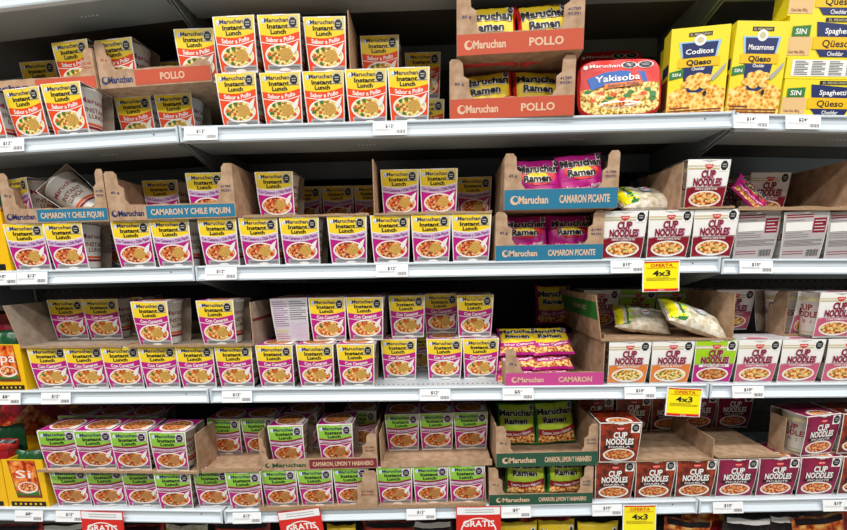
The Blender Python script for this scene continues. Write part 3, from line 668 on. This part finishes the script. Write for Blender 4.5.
# the tipped cup
X = xsolve(72, .06, lambda x: base(2, x, 1)+.05)
R_ = Matrix.Rotation(math.radians(-50), 4, 'Y') @ Matrix.Rotation(math.radians(-68), 4, 'Z')
c_ = cup_at('piquin', (0, 0, 0), (0, 0, 0), 'noodle cup tipped over sideways in the far left tray, second shelf', G2)
c_.matrix_world = Matrix.Translation(Vector((X, .09, base(2, X, 1)+.060))-(R_ @ Vector((0, 0, .054)))) @ R_
tray('left cardboard tray with blue CAMARON Y CHILE PIQUIN label, second shelf', 7, 110, 2, 1, .0, .28, .033, (.088, .08), .05, (.032, .026), (.112, .115), art=art_kraft('CAMARON Y CHILE PIQUIN', 'tealband', 'navy', -.38), code='navy')
tray('right cardboard tray with blue CAMARON Y CHILE PIQUIN label, second shelf', 111, 237, 2, 1, -.004, .28, .034, (.10, .118), .05, (.042, .036), (.108, .118), art=art_kraft('CAMARON Y CHILE PIQUIN', 'tealband', 'navy', -.42), code='navy')
tray('low torn cardboard tray right of the piquin trays, second shelf', 243, 369, 2, 1, .0, .37, .005, (0, 0), .02, (0, 0))
tray('cardboard tray with upright left divider beside the blue ramen trays', 374, 492, 2, 1, .0, .28, .005, (.122, 0), .02, (0, 0))
tray('upper of two stacked blue ramen trays marked CAMARON PICANTE', 504, 616, 2, 0, -.01, .24, .045, (.115, .115), .1, (.038, .036), .121, zoff=.113, art=art_full('CAMARON PICANTE', 'tealband', .44), yaw=-2)
tray('lower of two stacked blue ramen trays marked CAMARON PICANTE', 495, 602, 2, 0, -.002, .24, .036, (.105, .105), .1, (.038, .036), .110, art=art_full('CAMARON PICANTE', 'tealband', .44))
bag_px('r_piq', 537, 2, 0, .05, .176, (-10, 0, -2), 'magenta ramen bag, left one in upper CAMARON PICANTE tray', GR, w=.108, h=.118, seed=6)
bag_px('r_piq', 580, 2, 0, .045, .186, (-12, -4, 3), 'magenta ramen bag, right one in upper CAMARON PICANTE tray', GR, w=.112, h=.12, seed=7)
bag_px('r_piq', 525, 2, 0, .055, .056, (-10, 0, -3), 'magenta ramen bag, left one in lower CAMARON PICANTE tray', GR, w=.108, h=.104, seed=8)
bag_px('r_piq', 569, 2, 0, .055, .056, (-10, 0, 3), 'magenta ramen bag, right one in lower CAMARON PICANTE tray', GR, w=.108, h=.104, seed=9)
G3 = 'white and wine-red noodle cups on the second shelf'
run(2, 0, [('beef', 624, .0, 0), ('beef', 670, .0, 0), ('beef', 714.5, .0, 0)], 'in lower row of second shelf', G3)
run(2, 0, [('beef', 765, .012, 0, 1), ('beef', 803, .004, 0, 1), ('beef', 851, .004, -8, 1)], '', G3, labels=['noodle cup turned backwards showing grey text panel, just right of rail joint', 'noodle cup turned backwards, middle of the three on second shelf', 'noodle cup turned backwards at far right of second shelf'])
run(2, 1, [('beef', 706, .02, 4)], '', G3, labels=['white and wine-red noodle cup standing on top of the lower row'])
run(2, 1, [('beef', 664, .2, 4)], '', G3, labels=['dim white noodle cup behind the clear bag, second shelf'])
run(2, 1, [('beef', 768, .15, 0)], '', G3, labels=['shaded white noodle cup inside the right tray, second shelf'])
run(2, 1, [('beef', 727, .235, 4)], '', G3, labels=['dim noodle cup half hidden behind the topmost wine-red cup'])
tray('small cardboard tray holding the topmost wine-red cup, second shelf', 679, 734, 2, 1, -.002, .20, .004, (.10, 0), .02, (0, 0))
tray('empty-looking cardboard tray at right end of second shelf', 738, 866, 2, 1, .0, .28, .007, (0, .12), .03, (0, 0))
bag_px('clear', 640, 2, 1, .09, .032, (-62, 0, 12), 'clear bag of pale pasta lying on the second shelf cups', 'clear pasta bags', w=.15, h=.11, puff=.022, seed=2, cat='bag of pasta', name='pasta_bag')
bag_px('r_piq', 750, 2, 1, .075, .042, (-20, 42, 0), 'crumpled magenta packet leaning beside the topmost wine-red cup', GR, w=.10, h=.05, seed=12, puff=.008)

# ================= third level
G4 = 'yellow and magenta noodle cups on the third shelf'
run(3, 0, [('camaron', 50, .006, 6), ('camaron', 84, .005, 6), ('camaron', 120, .004, 5), ('camaron', 156, .003, 4), ('camaron', 194, .002, 3), ('camaron', 234, .001, 1), ('camaron', 275, .0, 0), ('camaron', 315.5, .0, 0), ('camaron', 356, .0, 0)], 'in lower row of third shelf', G4)
run(3, 0, [('camaron', 399, .065, 0)], '', G4, labels=['set-back lower magenta and yellow cup between front row and cup pair'])
run(3, 0, [('camaron', 445, .06, 0), ('camaron', 480, .06, 0)], '', G4, labels=['left cup of the lower pair beside the pink CAMARON tray', 'right cup of the lower pair beside the pink CAMARON tray'])
run(3, 0, [('camaron', 420, .16, 0)], '', G4, labels=['dim yellow and magenta cup in gap before the lower pair'])
run(3, 1, [('camaron', 67, .10, 4), ('camaron', 100, .10, 4)], '', G4, labels=['left cup of the pair in the grey tray, third shelf', 'right cup of the pair in the grey tray, third shelf'])
run(3, 1, [('camaron', 152, -.012, -3), ('camaron', 217, -.010, -2)], '', G4, labels=['upper front yellow and magenta cup alone at middle of left bay', 'upper front yellow and magenta cup above the left rail joint, third shelf'])
run(3, 1, [('camaron', 291, .03, 0, 1), ('camaron', 328, .03, 0), ('camaron', 364, .03, 0)], '', G4, labels=['noodle cup turned backwards showing white text panel, third shelf', 'upper yellow and magenta cup right beside the backwards cup', 'upper yellow and magenta cup, second right of the backwards cup'])
run(3, 1, [('camaron', 407, .068, 0)], '', G4, labels=['upper yellow and magenta cup stacked alone on the set-back cup'])
run(3, 1, [('camaron', 475, .062, 0)], '', G4, labels=['brightly lit upper cup stacked just left of the pink tray'])
run(3, 1, [('camaron', 441, .13, 0)], '', G4, labels=['shaded upper cup between two lit ones, left of pink tray'])
run(3, 1, [('camaron', 128, .17, 0)], '', G4, labels=['dim upper cup behind the lone front cup, third shelf left'])
run(3, 1, [('camaron', 303, .15, 0), ('camaron', 337, .15, 0), ('camaron', 371, .15, 0)], 'of dim upper row, third shelf', G4)
tray('grey cardboard tray with tall slanted left side, third shelf', 21, 122, 3, 1, .0, .28, .005, (.105, 0), .03, (0, 0), skin='kraftg', flare=.5)
tray('grey cardboard tray with printed right side, third shelf', 126, 254, 3, 1, -.004, .28, .005, (0, .105), .03, (0, 0), skin='kraftg', band=(1, 'maroonband', .55, .62))
tray('open pink-front ramen tray marked CAMARON on third shelf', 505, 603, 3, 0, .0, .25, .034, (.055, .125), .09, (.036, 0), .092, art=art_full('CAMARON', 'pinkband', .34))
n_ = 0
for lv, (zz, yy) in enumerate(((.016, .075), (.046, .09), (.078, .10))):
    for sd, px in enumerate((519, 551)):
        lab = '%s magenta and yellow ramen bag in the pink tray, %s side' % (('bottom', 'middle', 'topmost')[lv], ('left', 'right')[sd])
        bag_px('r_cam', px+lv*1.0-3, 3, 0, yy, zz+.006+lv*.004, (-52, 0, (-4, 5)[sd]), lab, GR, w=.108, h=.095, puff=.012, seed=20+lv*2+sd)
bag_px('r_cam', 553, 3, 0, .30, .17, (-8, 0, 0), 'dim magenta packet high at the back above the pink tray', GR, w=.11, h=.12, seed=31)
G5 = 'noodle cups in the lower right row of the third shelf'
run(3, 0, [('chicken', 629, .0, 0), ('chicken', 673, .0, 0), ('lime', 714, .0, 0), ('shrimp', 757.5, .0, 0), ('shrimp', 801.5, .0, 0), ('shrimp', 847, .0, 0)], '', G5,
    labels=['left white and orange noodle cup, right of the pink tray', 'right white and orange noodle cup, beside the lime green one', 'lime green noodle cup in the lower front row, third shelf',
            'white and pink noodle cup just right of the lime green one', 'white and pink noodle cup, second right of the lime green one', 'white and pink noodle cup cut off at right edge, lower row'])
run(3, 1, [('shrimp', 605, .2, 0), ('lime', 635, .2, 0), ('lime', 672, .2, 0)], '', 'dim noodle cups behind the pasta bags', labels=['dim pink noodle cup behind the green-banded tray wall', 'left of two dim lime green cups behind the pasta bags', 'right of two dim lime green cups behind the pasta bags'])
run(3, 1, [('shrimp', 734, .13, 0)], '', G5, labels=['dim white and pink cup set back right of the pasta bags'])
run(3, 1, [('shrimp', 800, .055, 26)], '', G5, labels=['white and pink cup turned sideways in the right tray, third shelf'])
run(3, 1, [('shrimp', 838, -.008, 2)], '', G5, labels=['upper white and pink cup at right edge in front of tray'])
tray('cardboard tray with green-banded leaning left side holding pasta bags', 601, 733, 3, 1, .0, .31, .005, (.11, .11), .03, (0, 0), flare=(.35, -.1), band=(-1, 'leaf', .45, .85))
tray('cardboard tray holding two pink cups at right end of third shelf', 783, 868, 3, 1, .045, .06, .005, (.11, 0), .0, (0, 0))
bag_px('clear', 640, 3, 1, .095, .036, (-58, 8, -8), 'left clear pasta bag with round blue sticker, third shelf', 'clear pasta bags', w=.135, h=.09, puff=.022, seed=3, cat='bag of pasta', name='pasta_bag')
bag_px('clear', 692, 3, 1, .040, .042, (-58, 20, 6), 'right clear pasta bag with green and yellow end drooping right', 'clear pasta bags', w=.165, h=.09, puff=.022, seed=5, cat='bag of pasta', name='pasta_bag')

# ================= fourth level
G6 = 'green and magenta noodle cups on the fourth shelf'
run(4, 0, [('limon', 70, .0, 6), ('limon', 105, .003, 6), ('limon', 139, .003, 5), ('limon', 174, -.010, 4), ('limon', 208, .004, 2), ('limon', 242, -.010, 1)], 'in left lower row of fourth shelf', G6)
run(4, 0, [('limon', 282, .0, 0), ('limon', 316, .0, 0), ('limon', 350, .002, 0)], 'of three under the HABANERO tray', G6)
run(4, 0, [('limon', 396, .0, 0), ('limon', 431, .0, 0), ('limon', 467, .0, 0)], 'of three beside the lower green ramen tray', G6)
run(4, 1, [('limon', 60, -.012, 6), ('limon', 92, -.012, 6), ('limon', 125, -.014, 5), ('limon', 168, -.016, 1)], 'in left upper row of fourth shelf', G6)
run(4, 1, [('limon', 225, .085, -2), ('limon', 259, .085, 0)], '', G6, labels=['left of two shaded green cups behind the empty tray floor', 'right of two shaded green cups behind the empty tray floor'])
run(4, 1, [('limon', 287, .02, 0), ('limon', 336, .02, 0)], '', G6, labels=['left green cup standing inside the HABANERO tray', 'right green cup standing inside the HABANERO tray'])
run(4, 1, [('limon', 302, .12, 0), ('limon', 361, .12, 0)], '', G6, labels=['dim green cup behind the left cup of the HABANERO tray', 'dim green cup behind the right tab of the HABANERO tray'])
run(4, 1, [('limon', 404, .085, 0), ('limon', 437, .085, 0), ('limon', 470, .085, 0)], 'of three set back above plain tray edge', G6)
run(4, 1, [('limon', 76, .10, 5), ('limon', 108, .10, 5), ('limon', 141, .10, 5)], 'of second upper row, fourth shelf', G6)
tray('cardboard tray under the left upper green cups, fourth shelf', 38, 199, 4, 1, -.014, .28, .005, (0, .105), .03, (0, 0))
tray('empty cardboard tray floor between green cups and HABANERO tray', 202, 259, 4, 1, -.012, .28, .010, (0, 0), .03, (0, 0), zoff=.0035)
tray('cardboard tray with maroon CAMARON, LIMON Y HABANERO label', 262, 378, 4, 1, .0, .28, .030, (.10, .10), .03, (.016, .036), (.088, .092), art=art_kraft('CAMARON, LIMON Y HABANERO', 'maroonband', 'dgreen', -.18), code='maroonband')
tray('plain cardboard tray edge right of the HABANERO tray', 381, 492, 4, 1, .0, .28, .016, (.09, 0), .03, (0, 0))
tray('torn cardboard tray holding the three lower cups under HABANERO tray', 260, 378, 4, 0, -.008, .2, .010, (.08, .09), .03, (0, .050), .105, code='maroonband')
tray('low torn cardboard tray holding lower cups beside green ramen tray', 379, 486, 4, 0, -.008, .2, .009, (0, .09), .03, (0, 0))
tray('upper of two stacked dark green ramen trays', 496, 597, 4, 0, -.006, .24, .038, (.108, .108), .03, (.036, .034), .108, zoff=.105, art=art_full('CAMARON, LIMON Y HABANERO', 'greenband', .46))
tray('lower of two stacked dark green ramen trays', 489, 592, 4, 0, -.004, .24, .030, (.10, .10), .09, (.034, .032), .1025, art=art_full('CAMARON, LIMON Y HABANERO', 'greenband', .46))
bag_px('r_lim', 516, 4, 0, .13, .168, (-14, 0, -2), 'shaded lime ramen bag, left one in upper green tray', GR, w=.108, h=.118, seed=41)
bag_px('r_lim', 554, 4, 0, .13, .170, (-14, -3, 3), 'shaded lime ramen bag, right one in upper green tray', GR, w=.112, h=.12, seed=42)
bag_px('r_lim', 525, 4, 0, .045, .058, (-10, 0, -2), 'lime ramen bag, left one in lower green tray', GR, w=.11, h=.104, seed=43, puff=.015)
bag_px('r_lim', 565, 4, 0, .045, .058, (-10, 0, 3), 'lime ramen bag, right one in lower green tray', GR, w=.10, h=.104, seed=44, puff=.015)
G7 = 'brown noodle cups on the fourth shelf'; G8 = 'plum-red noodle cups on the fourth shelf'
run(4, 0, [('diabla', 616, .0, 0), ('diabla', 656, .0, 0), ('diabla', 695, .0, 0)], 'in lower row of fourth shelf', G7)
run(4, 0, [('plum', 739, .0, 0), ('plum', 779, .0, 0), ('plum', 818, .0, 0)], 'in lower row of fourth shelf', G8)
run(4, 0, [('diabla', 862, .0, 0)], '', G7, labels=['dark noodle cup cut off at right edge, lower row, fourth shelf'])
run(4, 1, [('diabla', 621, -.02, -2)], '', G7, labels=['brown noodle cup standing on top of the brown lower row'])
run(4, 1, [('diabla', 596, .18, 0), ('diabla', 634, .18, 0), ('diabla', 669, .18, 0)], 'of the dim back row above brown cups', G7)
run(4, 1, [('plum', 700, .19, 0), ('plum', 735, .19, 0)], '', G8, labels=['dim plum-red cup behind the yellow 4x3 sign, fourth shelf', 'dim plum-red cup at the back above the empty tray'])
run(4, 1, [('plum', 819, -.004, 11)], '', G8, labels=['upper plum-red noodle cup with foam side showing, fourth shelf'])
run(4, 1, [('diabla', 862, .0, 0)], '', G7, labels=['dark noodle cup cut off at right edge, upper layer, fourth shelf'])
tray('empty cardboard tray right of the topmost brown cup', 598, 713, 4, 1, -.003, .28, .005, (0, .055), .03, (0, 0))
tray('empty cardboard tray left of the upper plum-red cup', 717, 781, 4, 1, .0, .30, .006, (0, 0), .03, (0, 0), zoff=.003)
tray('cardboard tray holding the upper plum-red cup, fourth shelf', 782, 880, 4, 1, .02, .05, .005, (.095, 0), .0, (0, 0))

# ================= yellow display boxes on the left
def display(label, px0, px1, r, h, word, big, d=.2):
    x0, x1 = xsolve(px0, .0, lambda x: base(r, x, 0)), xsolve(px1, .0, lambda x: base(r, x, 0)); w = x1-x0; X = (x0+x1)/2
    root = empty('display_box', label, 'display box', 'yellow display boxes'); root.location = (X, .002, base(r, X, 0)); root.rotation_euler = (0, -slope(r, X), 0)
    b = MB(); t = .002; b.box(-w/2, w/2, 0, t, 0, h, 'kyellow'); b.box(-w/2, w/2, d-t, d, 0, h*.9, 'kyellow'); b.box(-w/2, -w/2+t, t, d-t, 0, h*.95, 'kyellow'); b.box(w/2-t, w/2, t, d-t, 0, h*.95, 'kyellow'); b.box(-w/2+t, w/2-t, t, d-t, 0, t, 'kyellow')
    link('box_body', b.mesh('box_body'), root)
    b = MB(); A = Art(b, lambda x, y, o: (x*w/2, -.0003-o, y*h))
    A.band(-.86, .86, .02, .12, 'black', 1, 2)
    for i in range(6): A.band(-.7+i*.25, -.6+i*.25, .05, .09, 'kyellow', 2, 1)
    A.poly([(-.74, .98), (.62, .98), (.74, .2), (-.5, .2)], 'brown', 1); A.poly([(-.7, .97), (.6, .97), (.66, .26), (-.46, .26)], 'soup', 2)
    if word: A.text(word, -.04, .62, .2 if big else .16, 'white', 4, w=1.3 if len(word) > 2 else .75, shear=.2, bold=.01)
    A.ell(.1, .42, .5, .12, 'white', 3, 18, 1); A.ell(.1, .43, .44, .095, 'nood_r', 4, 16, 1); A.band(-.5, .62, lambda x: .26, lambda x: .34-.05*math.cos(x*3), 'leaf', 5, 8)
    link('front_print', b.mesh('front_print'), root)
    return X
display('yellow display box at left end of second shelf', -62, 11, 2, .145, '', 0)
display('yellow display box with orange soup picture, left end of third shelf', -7, 27, 3, .118, 'Spa', 1)
display('outer yellow display box cut off at left edge, fourth shelf', -52, 8, 4, .132, '', 0)
display('yellow display box with dark orange picture beside green cups, fourth shelf', 9, 49, 4, .134, 'Si', 0, d=.19)
GS = 'soup pouches at the left end of the shelves'
def pouch(kind, px, r, Y, zup, rot, label, **kw): bag_px(kind, px, r, 0, Y, zup, rot, label, GS, cat='soup pouch', name='soup_pouch', **kw)
pouch('greenchip', -2, 2, .075, .115, (-6, 0, 0), 'green-topped pouch rising from the second shelf display box', w=.11, h=.17, seed=50)
pouch('redchip', 2, 2, .05, .085, (-6, 0, 0), 'red pouch in front inside the second shelf display box', w=.11, h=.15, seed=51, puff=.008)
pouch('greenchip', 8, 3, .06, .078, (-8, 0, 0), 'dark green pouch rising from the third shelf display box', w=.09, h=.14, seed=52)
pouch('redchip', 6, 3, .14, .10, (-10, 0, 0), 'red pouch deeper in the third shelf display box', w=.12, h=.19, seed=53)
pouch('greenchip', 32, 4, .045, .072, (-8, 0, 0), 'green pouch edge in the fourth shelf display box', w=.085, h=.135, seed=54, puff=.012)
pouch('redchip', 0, 4, .05, .09, (-8, 6, 0), 'red pouch with crumpled top at left edge, fourth shelf', w=.10, h=.165, seed=55)
pouch('greenchip', 12, 4, .105, .10, (-8, -6, 0), 'green pouch behind the red one, fourth shelf left', w=.10, h=.175, seed=56, puff=.012)
pouch('orchip', 42, 4, .24, .155, (-10, 40, 10), 'orange and red bag leaning over the fourth shelf display boxes', w=.12, h=.22, seed=57)
pouch('redchip', 18, 4, .29, .13, (-10, 25, 0), 'dark red bag leaning at the back, fourth shelf left', w=.13, h=.20, seed=58)

# ================= lowest level, only the tops show
GL = 'bags standing on the lowest shelf'
def low(kind, px, Y, h, label, w=.16, seed=60, rot=(-5, 0, 0), zup=None, **kw):
    bag_px(kind, px, 5, 0, Y, zup if zup is not None else h/2+.001, rot, label, GL, w=w, h=h, seed=seed, cat='bag of food', name='food_bag', **kw)
low('redchip', 20, .06, .268, 'brown-red bag at bottom left corner', seed=61)
low('darkchip', 66, .07, .262, 'dark bag beside the bottom left corner bag', seed=62, w=.14)
low('redchip', 140, .06, .262, 'brown-red bag below the first gap after leftmost GRATIS sign', seed=63)
low('clear', 190, .06, .258, 'pale wrapped packet under the left rail joint, bottom edge', seed=64, w=.12)
low('redchip', 245, .07, .262, 'dark red bag left of the middle GRATIS sign, bottom edge', seed=65)
low('redchip', 392, .07, .26, 'dark red bag between the GRATIS signs, bottom edge', seed=66)
low('darkchip', 432, .07, .258, 'dark bag just left of the right GRATIS sign, bottom edge', seed=67, w=.12)
def box_low(px, label, kind='r_yel', Y=.045, w=.11):
    low(kind, px, Y, .262, label, w=w, seed=int(px), puff=.02)
box_low(343, 'yellow noodle bag right of the middle GRATIS sign, bottom edge', w=.08)
box_low(517, 'yellow ramen bag right of the right GRATIS sign, bottom edge', Y=.05)
box_low(556, 'yellow ramen bag in middle of three at bottom edge', Y=.055, w=.1)
box_low(597, 'yellow ramen bag just left of the lowest 4x3 sign', Y=.045)
low('redchip', 545, .15, .282, 'red packet behind the three yellow ramen bags', seed=70)
low('orchip', 682, .055, .262, 'orange noodle bag right of the lowest 4x3 sign', seed=71, w=.13, rot=(-5, 6, 0))
low('orchip', 706, .115, .275, 'orange noodle bag under the right rail joint, further back', seed=72, w=.12, rot=(-5, -8, 0))
low('darkchip', 742, .06, .264, 'black noodle bag right of the orange bags, bottom edge', seed=73, w=.13, rot=(-5, 4, 0))
low('darkchip', 783, .07, .262, 'second black noodle bag, bottom edge', seed=74, w=.10)
low('orchip', 820, .055, .268, 'orange and red noodle bag near bottom right corner', seed=75, w=.14, rot=(-5, -7, 0))
low('redchip', 858, .11, .27, 'dark red bag in bottom right corner', seed=76, w=.12)

# ================= price tags and signs
def price(px, r, price_, label, w=.075, style=0):
    X = xsolve(px, -.011, lambda x: zline(r, x)-.018)
    b = MB(); h = .0285
    b.box(-w/2, w/2, -.0004, .0004, -h/2, h/2, 'tagw'); A = Art(b, lambda x, y, o: (x*w/2, -.0006-o, y*h/2))
    A.text(price_, -.05, .15, .5, 'black', 1, w=.2+.08*len(price_), bold=.05); A.text('00', .22, .42, .22, 'black', 1, w=.1, bold=.02)
    A.lines(-.9, .2, -.35, .0, 2, 'grey', 1, .3); A.barcode(.35, .9, -.75, -.2, 'dgrey', 1, 9)
    o = link('price_tag', b.mesh('price_tag')); tag(o, label, 'price tag', 'white price tags on the shelf rails')
    o.location = (X, -.0115, zline(r, X)-.0185); o.rotation_euler = (math.radians(-12), -slope(r, X), 0)
for px, r, t, lab in (
    (8, 1, '$12', 'white price tag at the far left of the top rail'), (201, 1, '$12', 'white price tag just right of the left joint, top rail'), (390, 1, '$12', 'white price tag in the middle of the top rail'),
    (751, 1, '$14', 'white price tag below the Macarrones box'), (803, 1, '$24', 'white price tag below the spaghetti boxes'),
    (2, 2, '$10', 'white price tag cut off at left edge, second rail'), (32, 2, '$12', 'white price tag below the leftmost lilac cups, second rail'), (221, 2, '$12', 'white price tag right of the left joint, second rail'), (392, 2, '$12', 'white price tag in the middle of the second rail'),
    (627, 2, '$10', 'white price tag just left of the upper 4x3 sign'), (756, 2, '$10', 'white price tag below the backwards cups, second rail'),
    (6, 3, '$8', 'white price tag cut off at left edge, third rail'), (56, 3, '$12', 'white price tag below the leftmost magenta cups, third rail'), (237, 3, '$12', 'white price tag right of the left joint, third rail'), (435, 3, '$12', 'white price tag in the middle of the third rail'),
    (518, 3, '$5', 'white price tag below the pink CAMARON tray'), (640, 3, '$10', 'white price tag below the white and orange cups'), (748, 3, '$10', 'white price tag right of the right joint, third rail'),
    (29, 4, '$8', 'white price tag below the yellow display box, fourth rail'), (70, 4, '$12', 'white price tag just left of the leftmost GRATIS sign'), (247, 4, '$12', 'white price tag right of the left joint, fourth rail'), (421, 4, '$12', 'white price tag between the middle and right GRATIS signs'),
    (516, 4, '$5', 'white price tag below the lower green ramen tray'), (607, 4, '$10', 'white price tag just left of the lowest 4x3 sign'), (728, 4, '$10', 'white price tag below the plum-red cups, fourth rail'), (838, 4, '$10', 'white price tag near the right edge, fourth rail')):
    price(px, r, t, lab)
def sheet(name, label, cat, group, px, r, top, w, h, art, base_k, roll=0, y0=-.0135, curl=.006):
    X = xsolve(px, y0, lambda x: zline(r, x)+top-h/2)
    b = MB(); fy = lambda x, y: -curl*(1-(y+1)/2)**1.5-.0015*(1-x*x)
    n = 8; vs = []
    for o in (0, .0006):
        for i in range(n+1):
            for j in range(n+1): x = -1+2*i/n; y = -1+2*j/n; vs.append((x*w/2, fy(x, y)+o, y*h/2))
    k = (n+1)**2; fs = []
    for i in range(n):
        for j in range(n): a = i*(n+1)+j; q = (a, a+n+1, a+n+2, a+1); fs += [q, tuple(k+v for v in q[::-1])]
    for i in range(n):
        for a, c in ((i*(n+1), (i+1)*(n+1)), ((i+1)*(n+1)+n, i*(n+1)+n), (n*(n+1)+i, n*(n+1)+i+1), (i+1, i)): fs.append((c, a, a+k, c+k))
    b.add(vs, fs, base_k); A = Art(b, lambda x, y, o: (x*w/2, fy(x, y)-.0003-o, y*h/2), .0003); art(A)
    o = link(name, b.mesh(name)); tag(o, label, cat, group); o.location = (X, y0, zline(r, X)+top-h/2); o.rotation_euler = (0, math.radians(roll), 0)
def art_offer(A):
    A.band(-.93, .93, -.95, .95, 'offer', 1, 8, 8); A.band(-.93, .93, .86, .95, 'red', 2, 8, 1); A.band(-.93, .93, -.95, -.80, 'red', 2, 8, 1); A.text('XXXX' if 0 else 'ahorra', 0, -.92, .09, 'white', 3, w=.35, bold=.03)
    A.text('OFERTA', .0, .60, .20, 'red', 3, w=1.2, bold=.04); A.band(-.8, .8, .52, .545, 'red', 3, 6)
    A.text('4x3', 0, .02, .36, 'black', 3, w=.95, bold=.06); A.lines(-.8, .8, -.3, -.06, 3, 'brown', 3, .3)
def art_gratis(A):
    A.band(-.96, .96, .66, .97, 'tagw', 1, 8, 2); A.lines(-.6, .7, .72, .92, 2, 'grey', 2, .3); A.band(-.96, .96, -.97, .64, 'red', 1, 8, 8)
    n = 40
    for (ra, rb) in ((.80, .74),):
        vs = []
        for i in range(n):
            a = 2*PI*i/n
            for rr in (ra, rb): vs.append(A.mp(rr*math.cos(a), -.02+rr*.70*math.sin(a), .0006))
        A.b.add(vs, [(2*i, 2*((i+1) % n), 2*((i+1) % n)+1, 2*i+1) for i in range(n)], 'white')
    A.text('GRATIS', 0, .17, .25, 'white', 3, w=1.42, bold=.055); A.text('2x1', 0, -.45, .3, 'white', 3, w=.6, bold=.05) if 0 else None
GO = 'yellow 4x3 offer signs'
sheet('offer_sign', 'yellow 4x3 offer sign hanging from the second shelf rail', 'price sign', GO, 660.5, 2, -.006, .084, .070, art_offer, 'tagw', 0)
sheet('offer_sign', 'yellow 4x3 offer sign tilted on the third shelf rail', 'price sign', GO, 683, 3, -.006, .084, .070, art_offer, 'tagw', 4)
sheet('offer_sign', 'yellow 4x3 offer sign on the fourth shelf rail, bottom edge', 'price sign', GO, 639, 4, -.004, .084, .078, art_offer, 'tagw', 0)
GG = 'red GRATIS promotion signs'
sheet('promotion_sign', 'leftmost of the three red GRATIS signs', 'promotion sign', GG, 104, 4, -.001, .112, .13, art_gratis, 'red', 3)
sheet('promotion_sign', 'middle one of the three red GRATIS signs, tilted', 'promotion sign', GG, 303, 4, .003, .112, .13, art_gratis, 'red', -7)
sheet('promotion_sign', 'rightmost of the three red GRATIS signs', 'promotion sign', GG, 478.5, 4, .001, .114, .13, art_gratis, 'red', 0)

# ------------------------------------------------------------------ lamps of the store
def lamp(x, y, label):
    ld = bpy.data.lights.new('tube_light', 'AREA'); ld.shape = 'RECTANGLE'; ld.size = 2.4; ld.size_y = .25; ld.energy = LE; ld.color = (1, .985, .95)
    o = bpy.data.objects.new('tube_light', ld); C.objects.link(o); o.location = (x, y, 2.5)
LE = 62
for y in (-1.5, -3.2):
    for x in (-2.2, .55, 3.3): lamp(x, y, '')
w_ = bpy.data.worlds.new('world'); bpy.context.scene.world = w_; w_.use_nodes = True
w_.node_tree.nodes['Background'].inputs[0].default_value = (.9, .95, 1, 1); w_.node_tree.nodes['Background'].inputs[1].default_value = .09
sc = bpy.context.scene; sc.view_settings.view_transform = 'Standard'; sc.view_settings.look = 'None'; sc.view_settings.exposure = 0; sc.view_settings.gamma = 1; sc.view_settings.use_curve_mapping = False
